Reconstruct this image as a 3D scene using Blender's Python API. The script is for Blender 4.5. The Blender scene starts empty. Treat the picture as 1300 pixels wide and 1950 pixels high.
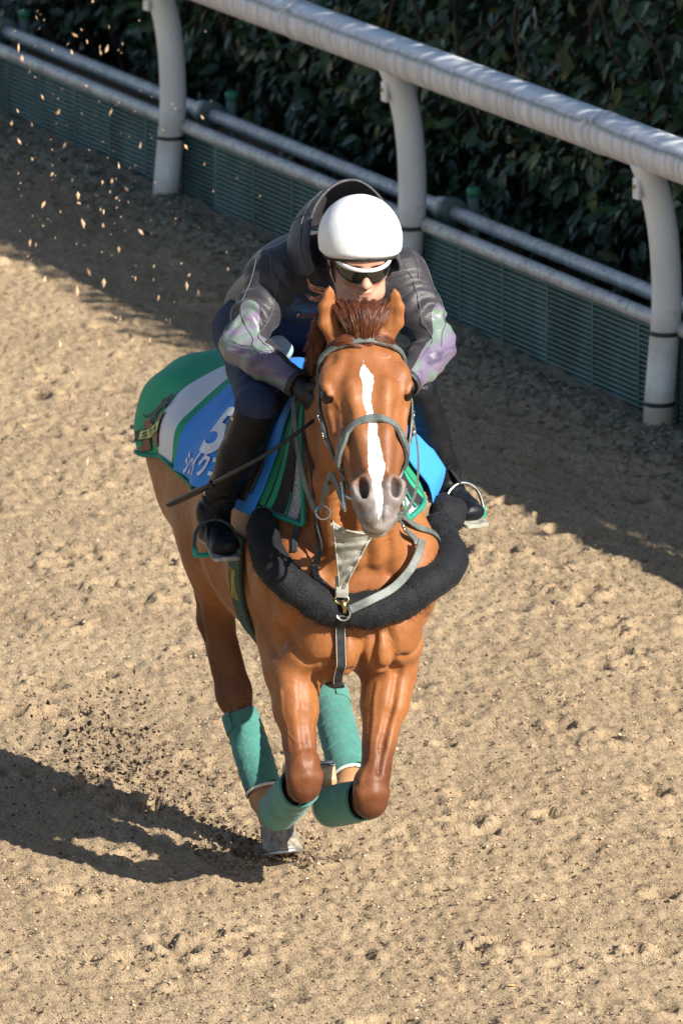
import bpy, bmesh, math, random
import numpy as np
from mathutils import Vector, Matrix, noise as mnoise
from mathutils.bvhtree import BVHTree

# ------------------------------------------------------------------ camera, sky, sun, exposure
scene = bpy.context.scene
col = scene.collection
cam_d = bpy.data.cameras.new("camera")
cam = bpy.data.objects.new("camera", cam_d)
col.objects.link(cam)
cam.location = (0, 0, 6.6)
cam.rotation_euler = (math.radians(90 - 12), 0, 0)
cam_d.sensor_fit = 'VERTICAL'
cam_d.sensor_height = 36.0
cam_d.sensor_width = 24.0
cam_d.lens = 36.0 * 18000.0 / 1950.0
cam_d.clip_start = 0.5
cam_d.clip_end = 3000
cam_d.dof.use_dof = True
cam_d.dof.focus_distance = 26.0
cam_d.dof.aperture_fstop = 11.0
scene.camera = cam

SUN_AZ = (0.735, -0.678)
SUN_EL = math.radians(30.5)
world = bpy.data.worlds.new("World")
scene.world = world
world.use_nodes = True
wn = world.node_tree.nodes
wl = world.node_tree.links
sky = wn.new('ShaderNodeTexSky')
sky.sky_type = 'NISHITA'
sky.sun_disc = False
sky.sun_elevation = SUN_EL
sky.sun_rotation = math.atan2(SUN_AZ[0], SUN_AZ[1])
sky.air_density = 1.0
sky.dust_density = 0.6
wn['Background'].inputs['Strength'].default_value = 0.065
wl.new(sky.outputs['Color'], wn['Background'].inputs['Color'])
sun_d = bpy.data.lights.new("sun", 'SUN')
sun_d.energy = 5.0
sun_d.angle = math.radians(0.55)
sun_d.color = (1.0, 0.94, 0.84)
sun = bpy.data.objects.new("sun", sun_d)
col.objects.link(sun)
_sv = Vector((SUN_AZ[0] * math.cos(SUN_EL), SUN_AZ[1] * math.cos(SUN_EL), math.sin(SUN_EL)))
sun.rotation_euler = (-_sv).to_track_quat('-Z', 'Y').to_euler()
sun.location = (12, 12, 14)
vs = scene.view_settings
vs.view_transform = 'Standard'
vs.look = 'None'
vs.exposure = 1.02
vs.gamma = 1.0
vs.use_curve_mapping = False

# ------------------------------------------------------------------ helpers
rnd = random.Random(7)
rng = np.random.default_rng(11)
PI = math.pi

def srgb(r, g, b, a=1.0):
    f = lambda c: ((c / 255) / 12.92) if c / 255 <= 0.04045 else (((c / 255) + 0.055) / 1.055) ** 2.4
    return (f(r), f(g), f(b), a)

def node_mat(name):
    m = bpy.data.materials.new(name)
    m.use_nodes = True
    nt = m.node_tree
    return m, nt, nt.nodes['Principled BSDF']

def N(nt, typ, **kw):
    n = nt.nodes.new(typ)
    for k, v in kw.items():
        setattr(n, k, v)
    return n

def tex_coord(nt, attr=None, scale=(1, 1, 1), rot=(0, 0, 0)):
    mp = N(nt, 'ShaderNodeMapping')
    mp.inputs['Scale'].default_value = scale
    mp.inputs['Rotation'].default_value = rot
    if attr:
        a = N(nt, 'ShaderNodeAttribute', attribute_name=attr)
        nt.links.new(a.outputs['Vector'], mp.inputs['Vector'])
    else:
        tc = N(nt, 'ShaderNodeTexCoord')
        nt.links.new(tc.outputs['Object'], mp.inputs['Vector'])
    return mp.outputs['Vector']

def noise_tex(nt, vec, scale, detail=4, rough=0.55):
    n = N(nt, 'ShaderNodeTexNoise')
    n.inputs['Scale'].default_value = scale
    n.inputs['Detail'].default_value = detail
    n.inputs['Roughness'].default_value = rough
    nt.links.new(vec, n.inputs['Vector'])
    return n.outputs['Fac']

def ramp(nt, fac, stops):
    r = N(nt, 'ShaderNodeValToRGB')
    e = r.color_ramp.elements
    while len(e) < len(stops):
        e.new(0.5)
    for el, (p, c) in zip(e, stops):
        el.position = p
        el.color = c
    nt.links.new(fac, r.inputs['Fac'])
    return r.outputs['Color']

def mix(nt, fac, a, b, mode='MIX'):
    m = N(nt, 'ShaderNodeMix', data_type='RGBA', blend_type=mode)
    for s, v in ((0, fac), (6, a), (7, b)):
        if hasattr(v, 'links'):
            nt.links.new(v, m.inputs[s])
        else:
            m.inputs[s].default_value = v
    return m.outputs[2]

def math_n(nt, op, a, b=None, clamp=False):
    m = N(nt, 'ShaderNodeMath', operation=op, use_clamp=clamp)
    for s, v in ((0, a), (1, b)):
        if v is None:
            continue
        if hasattr(v, 'links'):
            nt.links.new(v, m.inputs[s])
        else:
            m.inputs[s].default_value = v
    return m.outputs[0]

def bump(nt, bsdf, h, strength=0.3, dist=0.01):
    b = N(nt, 'ShaderNodeBump')
    b.inputs['Strength'].default_value = strength
    b.inputs['Distance'].default_value = dist
    nt.links.new(h, b.inputs['Height'])
    nt.links.new(b.outputs['Normal'], bsdf.inputs['Normal'])

def simple_mat(name, c1, c2=None, scale=20, rough=0.6, bmp=0.0, bscale=None, bdist=0.004, metal=0.0, spec=0.5, sc=(1, 1, 1), sheen=0.0, lo=0.35, hi=0.65, coat=0.0):
    m, nt, b = node_mat(name)
    c2 = c2 or tuple(x * 0.7 for x in c1[:3]) + (1,)
    v = tex_coord(nt, scale=sc)
    f = noise_tex(nt, v, scale, 5)
    nt.links.new(ramp(nt, f, [(lo, c2), (hi, c1)]), b.inputs['Base Color'])
    b.inputs['Roughness'].default_value = rough
    b.inputs['Metallic'].default_value = metal
    b.inputs['Specular IOR Level'].default_value = spec
    b.inputs['Sheen Weight'].default_value = sheen
    b.inputs['Coat Weight'].default_value = coat
    if bmp:
        bump(nt, b, noise_tex(nt, v, bscale or scale * 4, 6), bmp, bdist)
    return m

def tag(o, label=None, cat=None, group=None, kind=None):
    if label: o['label'] = label
    if cat: o['category'] = cat
    if group: o['group'] = group
    if kind: o['kind'] = kind
    return o

def empty(name, label=None, cat=None, M=None, loc=None, group=None):
    o = bpy.data.objects.new(name, None)
    o.empty_display_size = 0.1
    col.objects.link(o)
    if M is not None: o.matrix_world = M
    if loc is not None: o.location = loc
    return tag(o, label, cat, group)

def mesh_obj(name, verts, faces, mat, parent=None, smooth=True, M=None):
    me = bpy.data.meshes.new(name)
    me.from_pydata([tuple(map(float, v)) for v in verts], [], [tuple(map(int, f)) for f in faces])
    return link_mesh(name, me, mat, parent, smooth, M)

def link_mesh(name, me, mat, parent=None, smooth=True, M=None):
    if mat is not None and not me.materials:
        for x in (mat if isinstance(mat, (list, tuple)) else [mat]):
            me.materials.append(x)
    if smooth:
        me.shade_smooth()
    o = bpy.data.objects.new(name, me)
    col.objects.link(o)
    if parent is not None: o.parent = parent
    if M is not None: o.matrix_world = M
    return o

def np_mesh(name, V, Q):
    V = np.asarray(V, np.float32); Q = np.asarray(Q, np.int32)
    k = Q.shape[1]
    me = bpy.data.meshes.new(name)
    me.vertices.add(len(V)); me.vertices.foreach_set('co', V.ravel())
    me.loops.add(Q.size); me.loops.foreach_set('vertex_index', Q.ravel())
    me.polygons.add(len(Q)); me.polygons.foreach_set('loop_start', np.arange(0, Q.size, k, dtype=np.int32))
    me.update(calc_edges=True)
    me.validate()
    return me

def set_attr(me, name, arr, typ='FLOAT'):
    a = me.attributes.new(name, typ, 'POINT')
    a.data.foreach_set('value' if typ == 'FLOAT' else 'vector', np.asarray(arr, np.float32).ravel())

def catmull(pts, n):
    P = np.array(pts, float)
    if len(P) < 3:
        t = np.linspace(0, 1, n)[:, None]
        return P[0] * (1 - t) + P[-1] * t
    P = np.vstack([2 * P[0] - P[1], P, 2 * P[-1] - P[-2]])
    m = len(P) - 3
    out = []
    for t in np.linspace(0, m - 1e-6, n):
        i = int(t); u = t - i
        a, b, c, d = P[i:i + 4]
        out.append(0.5 * ((2 * b) + (c - a) * u + (2 * a - 5 * b + 4 * c - d) * u * u + (3 * b - a - 3 * c + d) * u ** 3))
    return np.array(out)

def nrm(v):
    v = np.asarray(v, float)
    return v / max(np.linalg.norm(v), 1e-9)

def tube_geo(path, radii, seg=12, flat=None, cap=True):
    """swept tube; flat=(up vector, ratio) squeezes the section along up"""
    P = np.array(path, float); n = len(P)
    R = np.full(n, radii, float) if np.isscalar(radii) else np.array(radii, float)
    T = np.gradient(P, axis=0)
    T /= np.linalg.norm(T, axis=1)[:, None] + 1e-12
    u = np.array(flat[0], float) if flat else (np.array([0, 0, 1.]) if abs(T[0][2]) < 0.9 else np.array([1., 0, 0]))
    V = []; Fc = []
    for i in range(n):
        s = nrm(np.cross(T[i], u)); w = nrm(np.cross(s, T[i]))
        if not flat: u = w
        for j in range(seg):
            a = 2 * PI * j / seg
            V.append(P[i] + R[i] * (math.cos(a) * s + math.sin(a) * w * (flat[1] if flat else 1)))
    for i in range(n - 1):
        for j in range(seg):
            a = i * seg + j; b = i * seg + (j + 1) % seg
            Fc.append((a, b, b + seg, a + seg))
    if cap:
        Fc.append(tuple(range(seg - 1, -1, -1)))
        Fc.append(tuple(range((n - 1) * seg, n * seg)))
    return V, Fc

def tube(name, path, radii, mat, parent=None, seg=12, flat=None, M=None):
    V, Fc = tube_geo(path, radii, seg, flat)
    return mesh_obj(name, V, Fc, mat, parent, True, M)

class Geo:
    """collects shapes into one mesh"""
    def __init__(s): s.V = []; s.F = []
    def add(s, V, F):
        o = len(s.V); s.V += [tuple(v) for v in V]; s.F += [tuple(i + o for i in f) for f in F]; return s
    def tube(s, *a, **k): return s.add(*tube_geo(*a, **k))
    def box(s, c, d, ax=None):
        ax = np.eye(3) if ax is None else np.array(ax, float)
        c = np.array(c, float); h = np.array(d, float) / 2
        V = [c + ax.T @ (h * np.array([x, y, z])) for x in (-1, 1) for y in (-1, 1) for z in (-1, 1)]
        return s.add(V, [(0, 1, 3, 2), (4, 6, 7, 5), (0, 4, 5, 1), (2, 3, 7, 6), (0, 2, 6, 4), (1, 5, 7, 3)])
    def obj(s, name, mat, parent=None, smooth=False, M=None): return mesh_obj(name, s.V, s.F, mat, parent, smooth, M)

def bevel(o, w, seg=2):
    m = o.modifiers.new('bevel', 'BEVEL'); m.width = w; m.segments = seg; m.limit_method = 'ANGLE'; m.angle_limit = math.radians(40)
    return o

# value noise for numpy arrays
def vnoise(x, y, seed=0):
    xi = np.floor(x).astype(np.int64); yi = np.floor(y).astype(np.int64)
    xf = x - xi; yf = y - yi
    xf = xf * xf * (3 - 2 * xf); yf = yf * yf * (3 - 2 * yf)
    def h(a, b):
        n = (a * 374761393 + b * 668265263 + seed * 974634777) & 0xffffffff
        n = ((n ^ (n >> 13)) * 1274126177) & 0xffffffff
        return ((n ^ (n >> 16)) & 0xffff) / 65535.0
    return (h(xi, yi) * (1 - xf) + h(xi + 1, yi) * xf) * (1 - yf) + (h(xi, yi + 1) * (1 - xf) + h(xi + 1, yi + 1) * xf) * yf

def fbm(x, y, oct=4, seed=0, gain=0.5):
    s = 0; a = 1; t = 0
    for i in range(oct):
        s = s + a * vnoise(x * 2 ** i + 13.7 * i, y * 2 ** i + 5.1 * i, seed + i); t += a; a *= gain
    return s / t

# ------------------------------------------------------------------ implicit surfaces: smooth blends meshed with surface nets
class Field:
    def __init__(s, lo, hi, h):
        s.lo = np.array(lo, float); s.h = h
        s.n = np.ceil((np.array(hi) - s.lo) / h).astype(int) + 1
        s.ax = [(s.lo[i] + h * np.arange(s.n[i])).astype(np.float32) for i in range(3)]
        s.F = np.full(s.n, 0.3, np.float32)
    def _sl(s, lo, hi):
        r = []
        for i in range(3):
            a = int(np.clip(math.floor((lo[i] - s.lo[i]) / s.h), 0, s.n[i])); b = int(np.clip(math.ceil((hi[i] - s.lo[i]) / s.h) + 1, 0, s.n[i]))
            r.append(slice(a, b))
        return tuple(r)
    def _go(s, fn, lo, hi, k, mode):
        sl = s._sl(np.array(lo) - k - 2 * s.h, np.array(hi) + k + 2 * s.h)
        A = s.F[sl]
        if A.size == 0: return
        x = s.ax[0][sl[0]][:, None, None]; y = s.ax[1][sl[1]][None, :, None]; z = s.ax[2][sl[2]][None, None, :]
        d = fn(x, y, z)
        if mode < 0:
            d = -d
            hh = np.clip(0.5 - 0.5 * (A - d) / k, 0, 1)
            s.F[sl] = A * (1 - hh) + d * hh + k * hh * (1 - hh)
        else:
            hh = np.clip(0.5 + 0.5 * (A - d) / k, 0, 1)
            s.F[sl] = A * (1 - hh) + d * hh - k * hh * (1 - hh)
    def cone(s, a, b, ra, rb, k=0.03, mode=1):
        a = np.array(a, float); b = np.array(b, float); ab = b - a; L2 = max(ab @ ab, 1e-9)
        def fn(x, y, z):
            t = np.clip(((x - a[0]) * ab[0] + (y - a[1]) * ab[1] + (z - a[2]) * ab[2]) / L2, 0, 1)
            return np.sqrt((x - a[0] - t * ab[0]) ** 2 + (y - a[1] - t * ab[1]) ** 2 + (z - a[2] - t * ab[2]) ** 2) - (ra + t * (rb - ra))
        s._go(fn, np.minimum(a - ra, b - rb), np.maximum(a + ra, b + rb), k, mode)
    def chain(s, pts, radii, k=0.03, mode=1):
        for i in range(len(pts) - 1): s.cone(pts[i], pts[i + 1], radii[i], radii[i + 1], k, mode)
    def ell(s, c, r, k=0.03, ax=None, mode=1):
        c = np.array(c, float); r = np.array(r, float); A = np.eye(3) if ax is None else np.array([nrm(v) for v in ax])
        m = max(r)
        def fn(x, y, z):
            dx, dy, dz = x - c[0], y - c[1], z - c[2]
            q = [(A[i][0] * dx + A[i][1] * dy + A[i][2] * dz) / r[i] for i in range(3)]
            k0 = np.sqrt(q[0] ** 2 + q[1] ** 2 + q[2] ** 2)
            k1 = np.sqrt((q[0] / r[0]) ** 2 + (q[1] / r[1]) ** 2 + (q[2] / r[2]) ** 2) + 1e-6
            return k0 * (k0 - 1) / k1
        e = np.sqrt(((A * r[:, None]) ** 2).sum(0))
        s._go(fn, c - e, c + e, k, mode)
    def econe(s, a, b, wa, wb, side, k=0.03, mode=1):
        """tapered capsule with an elliptic section: wa=(half width along side, half depth)"""
        a = np.array(a, float); b = np.array(b, float); t_ = nrm(b - a); sd = nrm(np.array(side, float) - t_ * (np.array(side, float) @ t_)); dp = np.cross(t_, sd)
        L = np.linalg.norm(b - a)
        def fn(x, y, z):
            dx, dy, dz = x - a[0], y - a[1], z - a[2]
            u = dx * t_[0] + dy * t_[1] + dz * t_[2]
            t = np.clip(u / L, 0, 1); e = u - t * L
            w = wa[0] + t * (wb[0] - wa[0]); d = wa[1] + t * (wb[1] - wa[1]); m = np.minimum(w, d)
            p = (dx * sd[0] + dy * sd[1] + dz * sd[2]) / w; q = (dx * dp[0] + dy * dp[1] + dz * dp[2]) / d; r = e / m
            k0 = np.sqrt(p * p + q * q + r * r)
            k1 = np.sqrt((p / w) ** 2 + (q / d) ** 2 + (r / m) ** 2) + 1e-6
            return np.where(k0 < 1e-4, -m, k0 * (k0 - 1) / k1)
        m = max(*wa, *wb)
        s._go(fn, np.minimum(a, b) - m, np.maximum(a, b) + m, k, mode)
    def mesh(s, smooth=2):
        F = s.F; neg = F < 0
        c = np.zeros(tuple(np.array(F.shape) - 1), np.int8)
        for i in (0, 1):
            for j in (0, 1):
                for l in (0, 1):
                    c += neg[i:F.shape[0] - 1 + i, j:F.shape[1] - 1 + j, l:F.shape[2] - 1 + l]
        act = (c > 0) & (c < 8)
        I = np.argwhere(act)
        idx = np.full(act.shape, -1, np.int32); idx[act] = np.arange(len(I))
        acc = np.zeros((len(I), 3)); cnt = np.zeros(len(I))
        cor = [(i, j, l) for i in (0, 1) for j in (0, 1) for l in (0, 1)]
        for p in cor:
            for q in cor:
                if sum(abs(a - b) for a, b in zip(p, q)) == 1 and p < q:
                    fa = F[I[:, 0] + p[0], I[:, 1] + p[1], I[:, 2] + p[2]]; fb = F[I[:, 0] + q[0], I[:, 1] + q[1], I[:, 2] + q[2]]
                    m = (fa < 0) != (fb < 0)
                    t = np.where(m, fa / np.where(m, fa - fb, 1), 0)
                    P = np.array(p)[None] * (1 - t)[:, None] + np.array(q)[None] * t[:, None]
                    acc[m] += P[m]; cnt[m] += 1
        V = s.lo + s.h * (I + acc / cnt[:, None])
        Q = []
        for d in range(3):
            e1, e2 = [(1, 2), (2, 0), (0, 1)][d]
            a = [slice(None)] * 3; b = [slice(None)] * 3
            a[d] = slice(0, F.shape[d] - 1); b[d] = slice(1, F.shape[d])
            ch = neg[tuple(a)] != neg[tuple(b)]
            J = np.argwhere(ch)
            J = J[(J[:, e1] > 0) & (J[:, e2] > 0) & (J[:, e1] < F.shape[e1] - 1) & (J[:, e2] < F.shape[e2] - 1)]
            def cell(o1, o2):
                K = J.copy(); K[:, e1] -= o1; K[:, e2] -= o2
                return idx[K[:, 0], K[:, 1], K[:, 2]]
            q = np.stack([cell(1, 1), cell(0, 1), cell(0, 0), cell(1, 0)], 1)
            fl = ~neg[J[:, 0], J[:, 1], J[:, 2]]
            q[fl] = q[fl][:, ::-1]
            Q.append(q)
        Q = np.concatenate(Q)
        V = smooth_mesh(V, Q, smooth)
        return V, Q

def smooth_mesh(V, Q, it=2, lam=0.5, mu=-0.52):
    E = np.concatenate([Q[:, [i, (i + 1) % 4]] for i in range(4)]); n = len(V)
    deg = np.bincount(E[:, 0], minlength=n) + np.bincount(E[:, 1], minlength=n)
    for _ in range(it):
        for w in (lam, mu):
            S = np.stack([np.bincount(E[:, 0], V[E[:, 1], i], n) + np.bincount(E[:, 1], V[E[:, 0], i], n) for i in range(3)], 1)
            V = V + w * (S / np.maximum(deg, 1)[:, None] - V)
    return V

def vert_normals(V, Q):
    n = np.cross(V[Q[:, 2]] - V[Q[:, 0]], V[Q[:, 3]] - V[Q[:, 1]])
    R = np.zeros_like(V)
    for i in range(4):
        for a in range(3):
            R[:, a] += np.bincount(Q[:, i], n[:, a], len(V))
    return R / (np.linalg.norm(R, axis=1)[:, None] + 1e-12)
# ------------------------------------------------------------------ the track
FB = np.array([0.2307, 34.577, 0.0])            # foot of the middle rail post
FE = np.array([0.3634, -0.9316, 0.0])           # along the fence, towards the camera
FN = np.array([-0.9316, -0.3634, 0.0])          # from the fence towards the track
FSL = 0.0135                                    # the fence climbs gently
def fpt(s, t, z): return FB + FE * s + FN * t + np.array([0, 0, z + FSL * s])

HORSE_O = np.array([-0.1023, 26.2395, 0.0])
HORSE_TH = math.radians(18)
HM = Matrix.Translation(Vector(HORSE_O)) @ Matrix.Rotation(math.atan2(-math.cos(HORSE_TH), math.sin(HORSE_TH)), 4, 'Z')

def graded(lo, hi, step, far, n):
    g = np.arange(lo, hi + 1e-6, step)
    e = np.geomspace(step * 2, far, n).cumsum(); e = e / e[-1] * far
    return np.concatenate([(lo - e)[::-1], g, hi + e])

gx = graded(-1.75, 1.75, 0.010, 700, 34)
gy = graded(23.2, 43.0, 0.018, 700, 34)
GX, GY = np.meshgrid(gx, gy, indexing='ij')
def track_uv(x, y): return (x - FB[0]) * FE[0] + (y - FB[1]) * FE[1], (x - FB[0]) * FN[0] + (y - FB[1]) * FN[1]
S_, T_ = track_uv(GX, GY)
inner = (np.clip((1.9 - np.abs(GX)) / 0.1, 0, 1) * np.clip((GY - 23) / 0.1, 0, 1) * np.clip((43.2 - GY) / 0.1, 0, 1))
Zg = 0.030 * (fbm(S_ * 1.1, T_ * 2.6, 3, 3) - 0.5)
Zg += 0.016 * (fbm(S_ * 6, T_ * 11, 3, 5) - 0.5)
Zg += 0.017 * (fbm(S_ * 20, T_ * 46, 2, 9) - 0.5) * (0.5 + fbm(S_ * 2, T_ * 2, 2, 21)) + 0.011 * (vnoise(S_ * 40, T_ * 95, 29) - 0.5)
pit = np.zeros_like(Zg)
prnd = random.Random(5)
for i in range(520):                            # old hoof marks: a scooped pit with a thrown-up lip
    cx = prnd.uniform(-1.9, 1.9); cy = prnd.uniform(23.2, 38)
    r = prnd.uniform(0.018, 0.05); dep = prnd.uniform(0.012, 0.045)
    ix = np.searchsorted(gx, [cx - 3 * r, cx + 3 * r]); iy = np.searchsorted(gy, [cy - 3 * r, cy + 3 * r])
    sl = (slice(ix[0], ix[1]), slice(iy[0], iy[1]))
    ds, dt = S_[sl] - track_uv(cx, cy)[0], T_[sl] - track_uv(cx, cy)[1]
    dd = np.sqrt((ds / 1.25) ** 2 + dt ** 2) / r * (0.75 + 0.6 * fbm(GX[sl] * 45, GY[sl] * 45, 2, i))
    Zg[sl] += -dep * np.exp(-dd ** 2 * 1.3) + 0.4 * dep * np.exp(-((dd - 1.6) / 0.45) ** 2)
    pit[sl] = np.maximum(pit[sl], np.exp(-dd ** 2 * 1.6))
Zg -= Zg[(np.abs(GX) < 1.5) & (GY > 24) & (GY < 40)].mean()
bank = np.exp(-((T_ - 0.02) / 0.22) ** 2)       # loose litter banked against the boards
Zg += 0.035 * bank * (0.4 + fbm(S_ * 5, T_ * 6, 3, 33))
Zg *= inner
# the ground lies level with the planted hind hoof
hx, hy = HORSE_O[0] + (-0.03) , HORSE_O[1] + 0.08
near = np.exp(-((GX - hx) ** 2 + (GY - hy) ** 2) / 0.12 ** 2)
Zg = Zg * (1 - near) - 0.004 * near
Vg = np.stack([GX, GY, Zg], -1).reshape(-1, 3)
nx_, ny_ = GX.shape
ii = np.arange(nx_ - 1)[:, None] * ny_ + np.arange(ny_ - 1)[None]
Qg = np.stack([ii, ii + ny_, ii + ny_ + 1, ii + 1], -1).reshape(-1, 4)
gme = np_mesh('dirt_track', Vg, Qg)
set_attr(gme, 'pit', pit.ravel()); set_attr(gme, 'bank', (bank * inner).ravel())

m, nt, b = node_mat('track_sand')
v = tex_coord(nt)
vr0 = tex_coord(nt, rot=(0, 0, -math.atan2(FE[1], FE[0])))
mp2 = N(nt, 'ShaderNodeMapping'); mp2.inputs['Scale'].default_value = (0.55, 2.3, 1.0); nt.links.new(vr0, mp2.inputs['Vector']); vr = mp2.outputs['Vector']
f1 = noise_tex(nt, v, 1.3, 4); f2 = noise_tex(nt, vr, 40, 6, 0.72); f3 = noise_tex(nt, vr, 130, 3, 0.6)
c = ramp(nt, f1, [(0.3, (0.42, 0.305, 0.186, 1)), (0.7, (0.54, 0.405, 0.252, 1))])
c = mix(nt, math_n(nt, 'MULTIPLY', ramp(nt, f2, [(0.30, (1, 1, 1, 1)), (0.46, (0, 0, 0, 1))]), 0.72), c, (0.115, 0.084, 0.060, 1))
c = mix(nt, math_n(nt, 'MULTIPLY', ramp(nt, f2, [(0.60, (0, 0, 0, 1)), (0.74, (1, 1, 1, 1))]), 0.55), c, (0.62, 0.51, 0.38, 1))
c = mix(nt, math_n(nt, 'MULTIPLY', ramp(nt, f3, [(0.38, (1, 1, 1, 1)), (0.47, (0, 0, 0, 1))]), 0.7), c, (0.13, 0.09, 0.06, 1))
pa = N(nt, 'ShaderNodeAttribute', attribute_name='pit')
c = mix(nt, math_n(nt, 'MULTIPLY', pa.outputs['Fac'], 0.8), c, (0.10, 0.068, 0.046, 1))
ba = N(nt, 'ShaderNodeAttribute', attribute_name='bank')
c = mix(nt, math_n(nt, 'MULTIPLY', ba.outputs['Fac'], math_n(nt, 'MULTIPLY', f2, 1.4)), c, (0.33, 0.30, 0.24, 1))
nt.links.new(c, b.inputs['Base Color'])
b.inputs['Roughness'].default_value = 0.95
b.inputs['Specular IOR Level'].default_value = 0.15
bump(nt, b, math_n(nt, 'ADD', math_n(nt, 'MULTIPLY', f2, 1.0), math_n(nt, 'MULTIPLY', f3, 0.5)), 0.9, 0.012)
SAND = m
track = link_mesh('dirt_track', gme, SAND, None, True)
tag(track, 'tan sand and wood chip gallop track with scattered hoof marks', 'track', kind='structure')
def ground_z(x, y):
    i = min(max(np.searchsorted(gx, x), 0), nx_ - 1); j = min(max(np.searchsorted(gy, y), 0), ny_ - 1)
    return Zg[i, j]

def chips_obj(name, P, size, mats, label, cat, seed=1, flat=0.45, top=None):
    """many small crumbs as one mesh"""
    r = np.random.default_rng(seed); n = len(P)
    base = np.array([(1, 0, 0), (-1, 0, 0), (0, 1, 0), (0, -1, 0), (0, 0, 1), (0, 0, -1)], float)
    tri = np.array([(0, 2, 4), (2, 1, 4), (1, 3, 4), (3, 0, 4), (2, 0, 5), (1, 2, 5), (3, 1, 5), (0, 3, 5)])
    B = np.repeat(base[None], n, 0) * (1 + 0.7 * r.uniform(-1, 1, (n, 6, 1)))
    B *= np.stack([np.ones(n), r.uniform(0.35, 0.9, n), r.uniform(flat * 0.6, flat * 1.4, n)], 1)[:, None]
    a = r.uniform(0, 2 * PI, n); ca, sa = np.cos(a), np.sin(a)
    t = r.uniform(-0.6, 0.6, n); ct, st = np.cos(t), np.sin(t)
    x, y, z = B[..., 0], B[..., 1], B[..., 2]
    x, z = x * ct[:, None] - z * st[:, None], x * st[:, None] + z * ct[:, None]
    x, y = x * ca[:, None] - y * sa[:, None], x * sa[:, None] + y * ca[:, None]
    V = (np.stack([x, y, z], -1) * np.asarray(size)[:, None, None] + P[:, None]).reshape(-1, 3)
    T = (tri[None] + 6 * np.arange(n)[:, None, None]).reshape(-1, 3)
    me = np_mesh(name, V, T)
    for q in mats: me.materials.append(q)
    mi = np.repeat(r.integers(0, len(mats), n), 8).astype(np.int32)
    me.polygons.foreach_set('material_index', mi)
    o = link_mesh(name, me, None, None, False)
    return tag(o, label, cat, kind='stuff')

CRUMB = [simple_mat('crumb_tan', (0.45, 0.32, 0.20, 1), (0.3, 0.2, 0.125, 1), 30, 0.95), simple_mat('crumb_pale', (0.50, 0.39, 0.26, 1), (0.40, 0.30, 0.19, 1), 30, 0.95), simple_mat('crumb_damp', (0.14, 0.095, 0.062, 1), (0.09, 0.06, 0.04, 1), 30, 0.9), simple_mat('crumb_brown', (0.30, 0.21, 0.13, 1), (0.2, 0.135, 0.085, 1), 30, 0.95)]
n = 60000
cy = 23.4 + (42 - 23.4) * rng.random(n) ** 1.5
cx = rng.uniform(-1, 1, n) * (1.05 + 0.033 * (cy - 23.4))
sz = 0.0025 + 0.0065 * rng.random(n) ** 3
su, tv = track_uv(cx, cy); keep = tv > 0.0
cx, cy, sz = cx[keep], cy[keep], sz[keep]
P = np.stack([cx, cy, Zg[np.clip(np.searchsorted(gx, cx), 0, nx_ - 1), np.clip(np.searchsorted(gy, cy), 0, ny_ - 1)]], 1); P[:, 2] += sz * 0.2
chips_obj('track_crumbs', P, sz, [CRUMB[0], CRUMB[2], CRUMB[3], CRUMB[2], CRUMB[0], CRUMB[3], CRUMB[1]], 'loose tan crumbs and clods strewn over the track', 'crumbs', 3)

# leaf litter banked along the foot of the boards
n = 5200
ls = rng.uniform(-6.5, 3.6, n); lt = np.abs(rng.normal(0, 0.16, n)) + 0.0
P = np.array([fpt(a, q, 0) for a, q in zip(ls, lt)]); P[:, 2] = [ground_z(p[0], p[1]) + 0.004 for p in P]
LIT = [simple_mat('litter_grey', (0.40, 0.38, 0.32, 1), (0.22, 0.2, 0.17, 1), 40, 0.9), simple_mat('litter_brown', (0.25, 0.18, 0.12, 1), (0.15, 0.1, 0.07, 1), 40, 0.9), simple_mat('litter_green', (0.17, 0.22, 0.12, 1), (0.1, 0.12, 0.06, 1), 40, 0.9)]
chips_obj('leaf_litter', P, rng.uniform(0.006, 0.02, n), LIT, 'dry grey leaf litter along the foot of the green boards', 'litter', 4, 0.2)

# ------------------------------------------------------------------ running rail
m, nt, b = node_mat('rail_plastic')
v = tex_coord(nt)
st1 = noise_tex(nt, tex_coord(nt, scale=(26, 26, 1.2)), 1.0, 4, 0.6); blot = noise_tex(nt, v, 5.0, 5, 0.6); sp = noise_tex(nt, v, 70, 3)
c = ramp(nt, st1, [(0.35, (0.50, 0.50, 0.53, 1)), (0.62, (0.78, 0.78, 0.82, 1))])
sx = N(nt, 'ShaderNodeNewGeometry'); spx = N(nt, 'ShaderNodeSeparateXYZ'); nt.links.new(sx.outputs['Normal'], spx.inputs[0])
# dark speckled band along the shoulder; skylight on the crown painted into the colour
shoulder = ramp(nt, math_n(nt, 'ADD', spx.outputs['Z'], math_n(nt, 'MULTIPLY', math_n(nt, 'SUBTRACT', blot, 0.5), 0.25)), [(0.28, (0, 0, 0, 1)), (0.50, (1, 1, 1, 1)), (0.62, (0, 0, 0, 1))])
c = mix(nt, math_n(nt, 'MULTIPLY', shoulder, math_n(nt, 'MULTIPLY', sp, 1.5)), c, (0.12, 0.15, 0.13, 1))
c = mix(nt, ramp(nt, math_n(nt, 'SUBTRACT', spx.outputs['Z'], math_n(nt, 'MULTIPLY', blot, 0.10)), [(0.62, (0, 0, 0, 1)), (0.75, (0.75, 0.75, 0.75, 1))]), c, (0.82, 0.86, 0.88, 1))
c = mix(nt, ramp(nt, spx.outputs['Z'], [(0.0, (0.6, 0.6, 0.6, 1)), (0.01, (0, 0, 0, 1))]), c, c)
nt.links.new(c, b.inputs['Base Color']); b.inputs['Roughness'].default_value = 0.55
bump(nt, b, sp, 0.06, 0.003)
RAILM = m
m, nt, b = node_mat('post_plastic')
v = tex_coord(nt)
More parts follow.
